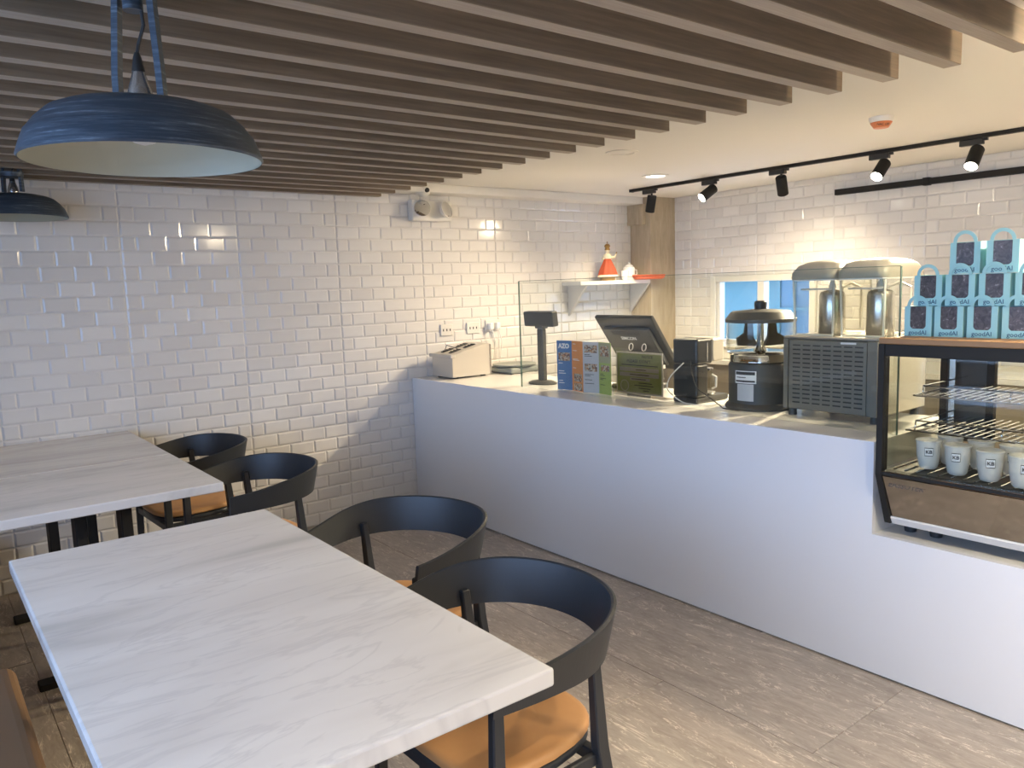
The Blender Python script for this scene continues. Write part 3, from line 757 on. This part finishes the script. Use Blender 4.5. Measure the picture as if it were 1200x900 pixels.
t = thing('kitchen_scale', 'grey rounded kitchen scale beside the cutlery box', 'scale', (3.34, 4.28, HC))
bx(-.12, .15, -.13, .14, .004, .044, bev=.015, seg=3).build('body', 'scale_grey', t)
MB().lathe([(0, .045), (.13, .045), (.150, .050), (.153, .060), (.146, .060), (.125, .053), (0, .053)], c=(.015, .005, 0), seg=44).build('pan', 'scale_grey', t)
for x in (-.09, .12):
    for y in (-.1, .11): MB().lathe([(0, .001), (.012, .001), (.012, .0038), (0, .0038)], c=(x, y, 0), seg=12).build('foot', 'black_plastic', t)

t = thing('customer_display', 'grey customer display on a tall pole behind the glass', 'display', (3.05, 3.62, HC))
MB().lathe([(0, 0.001), (.092, .001), (.094, .008), (.07, .018), (.03, .022), (0, .022)], seg=32, sx=.75, sy=1.15).build('base', 'dark_plastic', t)
MB().box(-.018, .018, -.026, .026, .020, .335, bev=.006).build('pole', 'dark_plastic', t)
bx(-.024, .024, -.035, .035, .3355, .360, bev=.004).build('neck', 'dark_plastic', t)
T = Matrix.Rotation(math.radians(-6), 4, 'Y')
dh = MB().box(-.024, .024, -.135, .135, 0, .090, bev=.006, mat=Matrix.Translation((0, 0, .350)) @ T).build('head', 'dark_plastic', t)
MB().box(-.0255, -.0242, -.120, .120, .015, .077, mat=Matrix.Translation((0, 0, .350)) @ T).build('screen', 'black_plastic', dh)

# folded menu
t = thing('folded_menu', 'zigzag menu card in blue, orange, grey and green panels', 'menu', (2.935, 3.352, HC))
cols = ['blue_print', 'orange_print', 'grey_print', 'green_print']; W = .109; H = .280
for i in range(4):
    z_ = 1 if i % 2 == 0 else -1
    a = math.radians(9)*z_
    org = Vector((.0 + (0 if z_ > 0 else W*math.sin(math.radians(9))), -i*W*math.cos(a), .001))
    e = thing('x', 'x', 'x'); bpy.data.objects.remove(e)
    T = Matrix.Translation(org) @ Matrix.Rotation(a, 4, 'Z')
    pn = MB().box(-.001, .001, -W, 0, 0, H, mat=T).build('menu_panel', cols[i], t, label=('blue menu panel with white letters', 'orange menu panel', 'pale grey menu panel', 'green menu panel')[i])
    def pb(y0, y1, z0, z1, mt, n='print_block', th=.0005): MB().box(-.0012-th, -.0012, -y1, -y0, z0, z1, mat=T).build(n, mt, pn)
    if i == 0:
        pb(.012, .095, .165, .212, 'food', 'photo_print')
        for k, z in enumerate((.15, .105, .092, .05, .037)): pb(.012, .012+.03+.01*(k % 3), z, z+.004, 'white_ink', 'text_line')
        text('lettering', 'AZO', .036, 'white_ink', pn, T @ Vector((-.0016, -.052, .248)), (PI/2, 0, -PI/2 + a), bold=.0018)
    if i == 1:
        pb(.02, .095, .055, .098, 'food', 'photo_print'); pb(.02, .095, .004, .045, 'food', 'photo_print')
        for k, z in enumerate((.262, .225, .178, .172, .128)): pb(.012, .04+.012*(k % 4), z, z+.003, 'white_ink', 'text_line')
    if i == 2:
        pb(.012, .097, .220, .262, 'food', 'photo_print'); pb(.012, .097, .118, .160, 'food', 'photo_print')
        for k, z in enumerate((.208, .20, .10, .092, .07, .05)): pb(.012, .05+.012*(k % 3), z, z+.003, 'black_ink', 'text_line')
    if i == 3:
        pb(.003, .106, .17, .277, 'olive_print', 'upper_block'); pb(.015, .09, .205, .262, 'food', 'photo_print', .0009); pb(.020, .095, .125, .158, 'food', 'photo_print')
        for k, z in enumerate((.108, .10, .085, .078, .05)): pb(.012, .04+.012*(k % 3), z, z+.003, 'black_ink', 'text_line')
# acrylic sign
t = thing('acrylic_sign', 'green notice in a clear acrylic stand with ring binders', 'sign', (2.985, 2.765, HC), 0)
bx(-.012, -.010, -.185, .185, .004, .256, bev=.0005).build('front_pane', 'acrylic', t)
bx(.004, .006, -.180, .180, .004, .250).build('back_pane', 'acrylic', t)
bx(-.020, .07, -.185, .185, .001, .0038).build('foot_plate', 'acrylic', t)
cd_ = bx(-.006, -.002, -.160, .160, .018, .236).build('card_border', 'white_ink', t)
bx(-.0068, -.0061, -.152, .152, .026, .228).build('green_card', 'sign_green', cd_)
def sb(y0, y1, z0, z1, mt, n): bx(-.0078, -.0069, -y1, -y0, z0, z1).build(n, mt, cd_)
sb(-.135, .135, .135, .155, 'grey_print', 'white_bar'); sb(-.135, .135, .108, .128, 'grey_print', 'white_bar'); sb(-.06, .075, .088, .103, 'grey_print', 'white_bar')
text('lettering', 'NOTICE', .020, 'black_ink', cd_, (-.0074, -.06, .214), RX); text('lettering', "PLEASE DON'T", .022, 'black_ink', cd_, (-.0074, 0, .188), RX, sx=1.15)
for (y0, y1, z) in ((-.12, .13, .166), (-.02, .05, .143), (-.06, .07, .117), (-.05, .05, .094), (.0, .09, .075), (-.03, .10, .062), (.0, .08, .048), (.03, .07, .036)):
    bx(-.0086, -.0079, -y1, -y0, z, z+.004).build('text_line', 'black_ink', cd_)
MB().tube([(-.0078, .10+.028*math.cos(a), .058+.028*math.sin(a)) for a in [2*PI*k/24 for k in range(25)]], .0014, 5, cap=False).build('round_emblem', 'white_ink', cd_)
for y in (.055, -.035): MB().tube([(-.004+.012*math.sin(a)*.3, y+.014*math.cos(a), .262+.018*math.sin(a)) for a in [2*PI*k/20 for k in range(21)]], .0022, 6, cap=False).build('binder_ring', 'pale_plastic', t)

# POS monitor (its back faces the room)
t = thing('register_monitor', 'black touch register monitor seen from behind, leaning back', 'monitor', (3.23, 3.02, HC))
bx(-.08, .14, -.12, .12, .001, .028, bev=.008).build('base', 'dark_plastic', t)
bx(-.01, .05, -.07, .07, .0285, .20, bev=.01).build('stand', 'dark_plastic', t)
T = Matrix.Translation((.01, 0, .265)) @ Matrix.Rotation(math.radians(-37), 4, 'Y')
sn = MB().box(-.012, .012, -.215, .215, -.185, .185, bev=.006, seg=2, mat=T).build('screen_housing', 'black_plastic', t)
MB().box(-.030, -.0125, -.175, .175, -.150, .120, bev=.010, mat=T).build('rear_cover', 'dark_plastic', sn)
MB().box(.0122, .0135, -.20, .20, -.17, .17, mat=T).build('glass', 'black_plastic', sn)
for z in (.075, .085, .095): MB().box(-.0315, -.0302, -.10, .12, z, z+.004, mat=T).build('vent_slot', 'black_ink', sn)
r3 = (T @ Matrix.Rotation(-PI/2, 4, 'Z') @ Matrix.Rotation(PI/2, 4, 'X'))
text('lettering', 'SIMCON', .030, 'white_ink', sn, T @ Vector((-.0308, .01, .048)), r3.to_euler(), bold=.0006)
bx(-.06, -.02, -.235, -.20, .13, .15, bev=.003).build('cable_port', 'pale_plastic', t)

# coffee maker
t = thing('coffee_maker', 'small black coffee maker with a silver side and glass carafe', 'coffee maker', (2.985, 2.47, HC))
bx(0, .245, -.075, .075, .001, .030, bev=.008, seg=2).build('base', 'black_plastic', t)
bx(0.0, .085, -.075, .075, .031, .19, bev=.010, seg=2).build('column', 'black_plastic', t)
hd = bx(0.0, .118, -.075, .075, .191, .315, bev=.010, seg=2).build('head', 'black_plastic', t)
bx(.119, .212, -.073, .073, .197, .313, bev=.010, seg=2).build('filter_housing', 'satin', t, label='silver filter housing')
bx(.075, .078, -.077, -.0755, .205, .295).build('level_gauge', 'chrome', hd)
MB().lathe([(.035, .045), (.048, .050), (.050, .11), (.040, .145), (.042, .150), (.038, .150), (.036, .145), (.046, .11), (.045, .052), (0, .048)], c=(.150, 0, 0), seg=28, cap=False).build('carafe', 'plastic_clear', t)
MB().lathe([(0, .151), (.043, .151), (.043, .160), (0, .162)], c=(.150, 0, 0), seg=24).build('carafe_lid', 'chrome', t)
MB().tube([(.150, -.048, .13), (.150, -.072, .12), (.150, -.070, .07), (.150, -.048, .06)], .005, 8).build('carafe_handle', 'pale_plastic', t)
MB().lathe([(0, .0305), (.055, .0305), (.055, .040), (0, .040)], c=(.150, 0, 0), seg=24).build('hot_plate', 'chrome', t)
def cable(pts, label, r=.003, m_='black_plastic'):
    P = [Vector(p) for p in pts]; out = []
    for i in range(len(P)-1):
        p0, p1, p2, p3 = P[max(i-1, 0)], P[i], P[i+1], P[min(i+2, len(P)-1)]
        for k in range(8):
            u = k/8; out.append(.5*((2*p1) + (p2-p0)*u + (2*p0-5*p1+4*p2-p3)*u*u + (3*p1-p0-3*p2+p3)*u**3))
    out.append(P[-1])
    return MB().tube(out, r, 6).build('power_cable', m_), label
o, lb = cable([(2.97, 2.42, HC+.21), (2.955, 2.40, HC+.15), (2.94, 2.36, HC+.09), (2.96, 2.30, HC+.045), (2.96, 2.24, HC+.012), (2.945, 2.21, HC+.006), (2.935, 2.12, HC+.006)], '')
tag(o, 'black power cable drooping in front of the coffee maker to the juicer', 'cable')
o, lb = cable([(2.965, 2.46, HC+.20), (2.95, 2.53, HC+.13), (2.95, 2.55, HC+.07), (2.95, 2.50, HC+.03), (2.95, 2.43, HC+.006), (2.965, 2.31, HC+.006), (3.04, 2.305, HC+.006)], '', .003, 'pale_plastic')
tag(o, 'pale cable looping down the back of the coffee maker', 'cable')

# juicer
t = thing('citrus_juicer', 'black juicer with a clear bowl, lid knob and rating stickers', 'juicer', (3.115, 2.135, HC))
MB().lathe([(0, .001), (.155, .001), (.158, .010), (.150, .022), (.142, .030), (.140, .055), (.142, .16), (.142, .20), (.136, .212), (0, .214)], seg=48, cap=False).build('motor_body', 'dark_plastic', t)
MB().lathe([(.132, .2145), (.136, .218), (.136, .248), (.140, .254), (.150, .258), (.120, .262), (0, .262)], seg=48, cap=False).build('collar', 'chrome', t)
MB().lathe([(.128, .2625), (.150, .268), (.153, .30), (.150, .395), (.147, .395), (.149, .30), (.146, .272)], seg=48, cap=False).build('bowl', 'plastic_clear', t)
for k in (-1, 1):
    d = Vector((CR.x, CR.y, 0)).normalized(); n = Vector((-d.y, d.x, 0))
    mb = MB(); pts = [(.02, .285), (.105, .290), (.108, .325), (.075, .345), (.068, .390), (.038, .390), (.034, .33), (.02, .30)]
    A = [mb.bm.verts.new(d*p[0]*k + n*.012 + Vector((0, 0, p[1]))) for p in pts]; B = [mb.bm.verts.new(d*p[0]*k - n*.012 + Vector((0, 0, p[1]))) for p in pts]
    mb.bm.faces.new(A); mb.bm.faces.new(B[::-1])
    for i in range(8): mb.bm.faces.new((A[i], B[i], B[(i+1) % 8], A[(i+1) % 8]))
    mb.build('press_arm', 'dark_plastic', t)
MB().lathe([(0, .263), (.03, .263), (.016, .29), (.014, .392), (0, .392)], seg=24).build('spindle', 'chrome', t)
MB().lathe([(.150, .3955), (.158, .397), (.158, .412), (.152, .416), (.134, .441), (.126, .446), (.04, .454), (0, .455)], seg=48, cap=False).build('lid', 'dark_plastic', t)
MB().lathe([(.026, .4555), (.028, .465), (.028, .485), (.022, .492), (0, .493)], seg=24, cap=False).build('lid_knob', 'black_plastic', t)
ang = math.atan2(-CF.y, -CF.x)
def sticker(n, a0, a1, z0, z1, mt, rr=.1435):
    mb = MB(); k = 8; prev = None
    for i in range(k+1):
        a = a0 + (a1-a0)*i/k; c_ = [mb.bm.verts.new((rr*math.cos(a), rr*math.sin(a), z)) for z in (z0, z1)]
        if prev: mb.bm.faces.new((prev[0], c_[0], c_[1], prev[1]))
        prev = c_
    return mb.build(n, mt, t)
sticker('rating_sticker', ang-1.15, ang-.42, .125, .182, 'white_ink'); sticker('sticker_band', ang-1.12, ang-.46, .164, .178, 'black_ink', .1442); sticker('sticker_band', ang-1.12, ang-.46, .131, .139, 'black_ink', .1442); sticker('sticker_band', ang-1.08, ang-.75, .150, .154, 'black_ink', .1442)
sticker('pale_sticker', ang-1.06, ang-.50, .045, .122, 'grey_print')
for k in range(4): sticker('grille_line', ang+.45, ang+.80, .150+k*.012, .156+k*.012, 'white_ink', .1448)

# drink dispenser
t = thing('drink_dispenser', 'twin tank cold drink dispenser with a slotted grey back panel', 'drink dispenser', (3.00, 1.73, HC))
for y in (-.185, .18):
    for x in (.03, .36): MB().lathe([(0, .001), (.018, .001), (.016, .030), (0, .030)], c=(x, y, 0), seg=14).build('foot', 'dark_plastic', t)
bx(0, .40, -.212, .205, .031, .332, bev=.004).build('cabinet', 'taupe_metal', t)
bx(.01, .39, -.2135, -.2125, .036, .328).build('side_panel', 'satin', t)  # pale panel added, its colour standing in for reflection in the fridge glass
pn = bx(-.006, -.0005, -.165, .178, .036, .328, bev=.001).build('back_panel', 'taupe_metal', t)
mb = MB()
for i in range(7):
    for j in range(14): mb.box(-.0075, -.0062, -.150+i*.046, -.150+i*.046+.034, .060+j*.0188, .060+j*.0188+.0055)
mb.build('vent_slots', 'black_ink', pn, kind='stuff')
bx(-.010, -.0005, .182, .203, .033, .332, bev=.001).build('corner_trim', 'taupe_metal', t)
bx(-.010, -.0005, -.210, -.169, .033, .332, bev=.001).build('corner_trim', 'taupe_metal', t)
bx(-.0072, -.0062, -.12, -.055, .318, .326).build('name_plate', 'white_ink', pn)
bx(-.004, .404, -.215, .208, .333, .345, bev=.003).build('top_tray', 'steel', t)
for k, cy in enumerate((.095, -.118)):
    def ro(hx, hy, z, r_=.03, n=6):
        pts = []
        for (sx_, sy_, a0) in ((1, 1, 0), (-1, 1, PI/2), (-1, -1, PI), (1, -1, 1.5*PI)):
            for i in range(n+1):
                a = a0 + PI/2*i/n; pts.append(((hx-r_)*sx_ + r_*math.cos(a) + .185, (hy-r_)*sy_ + r_*math.sin(a) + cy, z))
        return pts
    def loft(secs, nm, mt, par, cap0=True, cap1=True):
        mb = MB(); rs = [[mb.bm.verts.new(p) for p in s_] for s_ in secs]; n = len(rs[0])
        for a, b in zip(rs, rs[1:]):
            for i in range(n): f = mb.bm.faces.new((a[i], a[(i+1) % n], b[(i+1) % n], b[i])); f.smooth = True
        if cap0: mb.bm.faces.new(rs[0][::-1])
        if cap1: mb.bm.faces.new(rs[-1])
        return mb.build(nm, mt, par)
    loft([ro(.145, .088, .3455), ro(.152, .093, .355), ro(.165, .100, .575)], 'tank', 'plastic_clear', t, cap1=False)
    loft([ro(.166, .1005, .576), ro(.168, .1025, .580), ro(.164, .099, .584)], 'tank_rim', 'porcelain', t, False, False)
    loft([ro(.172, .103, .582, .04), ro(.176, .105, .590, .04), ro(.172, .103, .612, .04), ro(.150, .092, .640, .05), ro(.11, .07, .655, .05), ro(.06, .05, .660, .045)], 'tank_lid', 'taupe_lid', t)
    for (ax, ay) in ((.035, -1), (.035, 1), (.335, -1), (.335, 1)):
        MB().tube([(ax+.008, cy+ay*.086, .350), (ax, cy+ay*.092, .575)], .0048, 8).build('tank_rib', 'rib', t)
    MB().tube([(.045, cy-.085, .349), (.045, cy+.085, .349)], .005, 8).build('tank_foot_edge', 'rib', t)
    for ay in (-1, 1): MB().tube([(.345, cy+ay*.045, .36), (.345, cy+ay*.045, .54), (.345, cy, .56)], .006, 8).build('rear_frame', 'pale_plastic', t)
    MB().lathe([(.052, .346), (.055, .350), (.053, .510), (.048, .525), (.02, .535), (0, .536)], c=(.185, cy, 0), seg=32, cap=False).build('cooling_cylinder', 'steel', t)
    MB().lathe([(.008, .536), (.016, .545), (.012, .56), (.006, .575), (0, .581)], c=(.185, cy, 0), seg=16, cap=False).build('stirrer_cap', 'pale_plastic', t)
    MB().tube([(.06, cy-.07, .54), (.06, cy+.07, .54)], .004, 6).build('support_bar', 'pale_plastic', t)
    bx(.405, .45, cy-.02, cy+.02, .25, .31, bev=.005).build('tap', 'black_plastic', t)

# crumpled plastic bag between juicer and dispenser
mb = MB().lathe([(0, 0.001), (.055, .001), (.065, .06), (.06, .13), (.05, .19), (.03, .24), (.02, .27), (0, .275)], seg=18)
for v in mb.bm.verts:
    h = math.sin(v.co.x*210 + v.co.z*60)*math.cos(v.co.y*170 - v.co.z*95)
    if v.co.z > .01: v.co.x *= 1 + .16*h; v.co.y *= 1 - .14*h
o = mb.build('plastic_bag', 'cloth', loc=(3.38, 2.03, HC)); o.location = (3.345-.065, 1.985-.0, HC); o.scale = (.5, .5, 1)
tag(o, 'crumpled clear plastic bag between the juicer and the dispenser', 'bag')

# ------------------------------------------------------------------ cake fridge
FY1, FY0, FX0, FX1 = 1.345, .44, 2.66, 3.14
t = thing('display_fridge', 'countertop display fridge with glass front and wire shelves', 'display fridge', (FX0, 0, HS))
def fb(n, x0, x1, y0, y1, z0, z1, mt, par=None, **k): return bx(x0-FX0, x1-FX0, y0, y1, z0-HS, z1-HS, **k).build(n, mt, par or t)
for x in (2.83, 3.08):
    for y in (1.30, 1.21, .50): MB().lathe([(0, .001), (.020, .001), (.024, .030), (.018, .044), (0, .044)], c=(x-FX0, y, 0), seg=16).build('foot', 'black_plastic', t)
mb = MB().prism([(.005, .235), (.075, .060), (.09, .046), (FX1-FX0, .046), (FX1-FX0, .235)], 'y', FY0+.0, FY1-.02)
mb.build('machine_base', 'black_metal', t)
# sloping stainless front
mb = MB(); th = .003
mb.prism([(.001, .234), (-.003, .232), (.0665, .0745), (.071, .076)], 'y', FY0, FY1-.022); mb.build('steel_front', 'mirror_steel', t)
text('lettering', 'EASSOTER', .026, 'dark_ink', t, (.0058, 1.245, .205), (math.radians(90-24), 0, -PI/2), bold=.0004)
mb = MB().prism([(.0665, .073), (.064, .068), (.078, .044), (.092, .044), (.088, .050), (.074, .074)], 'y', FY0, FY1-.022); mb.build('lower_trim', 'pale_plastic', t)
mb = MB().prism([(-.010, .695), (-.010, .238), (.066, .046), (.10, .046), (.10, .06), (.045, .24), (.03, .25), (.03, .695)], 'y', FY1-.021, FY1)
mb.build('side_frame', 'black_metal', t)
mb = MB().prism([(-.010, .695), (-.010, .238), (.066, .046), (.10, .046), (.10, .06), (.045, .24), (.03, .25), (.03, .695)], 'y', FY0-.021, FY0)
mb.build('side_frame', 'black_metal', t)
fb('lower_rail', FX0-.008, FX0+.03, FY0, FY1-.022, HS+.237, HS+.252, 'black_metal', bev=.001)
fb('rail_edge', FX0-.0095, FX0-.0082, FY0, FY1-.022, HS+.2355, HS+.2385, 'chrome'); fb('rail_edge', FX0-.0095, FX0-.0082, FY0, FY1-.022, HS+.249, HS+.252, 'chrome')
fb('upper_rail', FX0-.008, FX0+.03, FY0, FY1-.022, HS+.655, HS+.695, 'black_metal', bev=.001)
fb('top_panel', FX0+.031, FX1, FY0, FY1-.001, HS+.670, HS+.694, 'black_metal', bev=.002)
fb('inner_ceiling', FX0+.035, FX1-.03, FY0+.01, FY1-.025, HS+.660, HS+.669, 'pale_plastic')
fb('side_glass', FX0+.031, FX1-.04, FY1-.012, FY1-.007, HS+.256, HS+.655, 'pane')
fb('front_glass', FX0+.000, FX0+.005, FY0+.002, FY1-.024, HS+.2525, HS+.6545, 'pane')
fb('deck', FX0+.035, FX1-.01, FY0+.01, FY1-.014, HS+.236, HS+.247, 'dark_plastic')
for y in (FY1-.022, 1.16, .55): fb('rear_post', FX1-.028, FX1, y-.012 if y > 1.3 else y-.012, y+.014, HS+.236, HS+.669, 'black_metal')
fb('rear_frame', FX1-.026, FX1-.004, 1.175, FY1-.035, HS+.30, HS+.655, 'dark_plastic')
fb('rear_glass', FX1-.016, FX1-.012, FY0+.02, 1.145, HS+.25, HS+.66, 'pane')
fb('shelf_upright', FX1-.06, FX1-.045, FY1-.075, FY1-.055, HS+.25, HS+.66, 'steel')
# door light strip inside the fridge
def wire_shelf(z, x0, x1, y0, y1):
    s_ = thing('x', '', ''); s_.name = 'wire_shelf'; 
    for k in ('label', 'category'): del s_[k]
    s_.parent = t; s_.location = (0, 0, z-HS)
    X0, X1 = x0-FX0, x1-FX0
    MB().tube([(X0, y0, 0), (X0, y1, 0), (X1, y1, 0)], .0035, 6).build('lower_rod', 'chrome', s_)
    MB().tube([(X0+.006, y0, .035), (X0+.006, y1-.03, .035), (X1, y1-.03, .035)], .0032, 6).build('upper_rod', 'chrome', s_)
    for yy in (y1-.03, y1-.30, y1-.57): MB().tube([(X0, yy, 0), (X0+.006, yy, .035)], .0028, 6).build('rail_post', 'chrome', s_)
    n = int((y1-y0)/.026)
    rod = None
    for i in range(n):
        yy = y1 - .012 - i*.026
        if rod is None: rod = MB().tube([(X0, 0, .003), (X1, 0, .003)], .0020, 5).build('shelf_rod', 'chrome', s_); rod.location = (0, yy, 0)
        else: inst(rod, s_, (0, yy, 0))
    for xx in (X0+.12, X0+.25): MB().tube([(xx, y0, -.002), (xx, y1, -.002)], .0028, 6).build('cross_rod', 'chrome', s_)
wire_shelf(1.045, 2.745, 3.10, FY0+.02, 1.265)
wire_shelf(.925, 2.725, 3.10, FY0+.02, 1.278)
zz = HS + .2475
mb_first = None
for i in range(22):
    yy = 1.31 - i*.038
    if mb_first is None: mb_first = MB().tube([(.05, 0, .2505), (.44, 0, .2505)], .0022, 5).build('deck_rod', 'chrome', t); mb_first.location = (0, yy, 0)
    else: inst(mb_first, t, (0, yy, 0))
# pudding cups
ZCUP = HS + .2535
def cup(x, y, label):
    c = thing('pudding_cup', label, 'cup', (x, y, ZCUP), random.uniform(-.15, .15), 'white pudding cups in the fridge')
    MB().lathe([(.020, .0005), (.024, .001), (.030, .008), (.037, .045), (.0405, .098), (.0395, .098), (.036, .045), (.029, .010), (0, .004)], seg=32, cap=False).build('cup_wall', 'cup', c)
    MB().lathe([(0, .0045), (.0285, .0105), (.0345, .040), (.0355, .052), (0, .0525)], seg=32).build('pudding', 'milk', c)
    MB().lathe([(.042, .096), (.043, .100), (.040, .103), (0, .104)], seg=32, cap=False).build('lid', 'cup', c)
    rr = .0385; a0 = ang - .12
    for (s0, s1, z0, z1, mt, dr) in ((-.74, -.06, .050, .080, 'black_ink', -.0001), (-.71, -.09, .0525, .0775, 'white_ink', .0005)):
        mb = MB(); prev = None
        for i in range(7):
            a = a0 + s0 + (s1-s0)*i/6; c_ = [mb.bm.verts.new(((rr+dr+(z-.045)*.06)*math.cos(a), (rr+dr+(z-.045)*.06)*math.sin(a), z)) for z in (z0, z1)]
            if prev: mb.bm.faces.new((prev[0], c_[0], c_[1], prev[1]))
            prev = c_
        mb.build('label' if mt == 'white_ink' else 'label_mark', mt, c)
    am = a0 - .40; text('lettering', 'KB', .017, 'black_ink', c, ((rr+.0030)*math.cos(am), (rr+.0030)*math.sin(am), .065), (PI/2, 0, am + PI/2), bold=.0003); aa = 0; text('lettering', 'K', .015, 'black_ink', c, ((rr+.003)*math.cos(a0-.55), (rr+.003)*math.sin(a0-.55), .065), (PI/2, 0, a0-.55+PI/2)) if False else None
    return c
for x, y, lb in ((2.790, 1.228, 'leftmost front pudding cup in the display fridge'), (2.765, 1.122, 'second front pudding cup from the left in the fridge'), (2.748, 1.016, 'third front pudding cup from the left in the fridge'), (2.730, .915, 'rightmost front pudding cup, at the right edge'),
                 (2.905, 1.205, 'back pudding cup behind the leftmost and second front cups'), (2.895, 1.100, 'back pudding cup behind the second and third front cups'), (2.880, .995, 'back pudding cup behind the third and rightmost front cups')):
    cup(x, y, lb)

# tray with blue boxes
FT = HS + .695
ty = thing('wooden_tray', 'thin tan wooden tray on top of the display fridge', 'tray', (2.66, 0, FT))
bx(.0, .42, .45, 1.345, .001, .018, bev=.003).build('board', 'tray_wood', ty)
bx(-.010, -.0005, .45, 1.345, .001, .023, bev=.003).build('front_lip', 'tray_wood', ty)
ZB = FT + .0185
BW, BH = .093, .104
def gift_box():
    t = thing('cake_box', '', 'box', (0, 0, 0), 0, 'sky blue handled cake boxes'); h = BW/2
    # front wall is a frame around the window
    mb = MB(); ow = [(-h, 0), (h, 0), (h, BH), (-h, BH)]
    mb.box(-h, -h+.0015, -h, -.027, 0, BH); mb.box(-h, -h+.0015, .027, h, 0, BH); mb.box(-h, -h+.0015, -.027, .027, 0, .026)
    for sy_ in (-1, 1): mb.prism([(sy_*.027, .026), (sy_*.018, .026), (sy_*.0205, .0275), (sy_*.0245, .031), (sy_*.027, .036)], 'x', -h, -h+.0015)
    mb.box(-h+.0015, h, -h, -h+.0015, 0, BH); mb.box(-h+.0015, h, h-.0015, h, 0, BH); mb.box(h-.0015, h, -h+.0015, h-.0015, 0, BH)
    mb.box(-h+.0015, h-.0015, -h+.0015, h-.0015, 0, .0015)
    mb.box(-h+.012, h, -h, h, BH, BH+.0012)
    mb.build('carton', 'box_blue', t)
    bx(-h+.0018, -h+.0026, -.0275, .0275, .025, BH-.001).build('window_film', 'box_window', t)
    MB().lathe([(0, .003), (.026, .003), (.034, .035), (.036, .038), (.030, .06), (.012, .072), (0, .073)], seg=20).build('cupcake', 'food', t)
    # arched handle, flat card strip
    mb = MB(); k = 18; ro_, ri = .037, .026; A = []
    for i in range(k+1):
        a = PI*i/k
        A.append([mb.bm.verts.new((-h-.0016 + dx - .004*math.sin(a), -r_*math.cos(a), BH + .001 + r_*math.sin(a)*1.02)) for r_ in (ri, ro_) for dx in (0, .0012)])
    for a, b in zip(A, A[1:]):
        for q in ((0, 2), (3, 1), (1, 0), (2, 3)): mb.bm.faces.new((a[q[0]], a[q[1]], b[q[1]], b[q[0]]))
    mb.build('handle', 'box_blue', t)
    text('lettering', 'goodAI', .021, 'ink', t, (-h-.0004, 0, .0125), RX, bold=.0002)
    return t
g0 = None
def put_box(y, z, label, rz=0, x=2.86):
    global g0
    if g0 is None: g0 = gift_box(); g0.location = (x, y, z); g0.rotation_euler = (0, 0, rz); g0['label'] = label; return g0
    return dup(g0, (x, y, z), rz, label)
rowz = [ZB, ZB+BH+.0025, ZB+2*(BH+.0025)]
for k, (y, lb) in enumerate(((1.290, 'leftmost blue cake box in the bottom row'), (1.188, 'second blue cake box from the left in the bottom row'), (1.083, 'third blue cake box from the left in the bottom row'), (.978, 'rightmost visible blue cake box in the bottom row'))):
    put_box(y, rowz[0], lb, random.uniform(-.03, .03))
for k, (y, lb) in enumerate(((1.262, 'leftmost blue cake box in the middle row'), (1.158, 'second blue cake box from the left in the middle row'), (1.053, 'third blue cake box from the left in the middle row'), (.946, 'middle row blue cake box at the right edge'))):
    put_box(y, rowz[1], lb, random.uniform(-.04, .04), 2.865)
put_box(1.150, rowz[2], 'left blue cake box in the top row', .05, 2.87)
put_box(1.040, rowz[2], 'right blue cake box in the top row, turned to show its side', .12, 2.87)
put_box(1.20, rowz[1], 'blue cake box in the back row of the middle layer, only its handle showing', 0, 2.975)
put_box(1.20, rowz[0], 'blue cake box in the back row of the bottom layer, behind the second one', 0, 2.975)
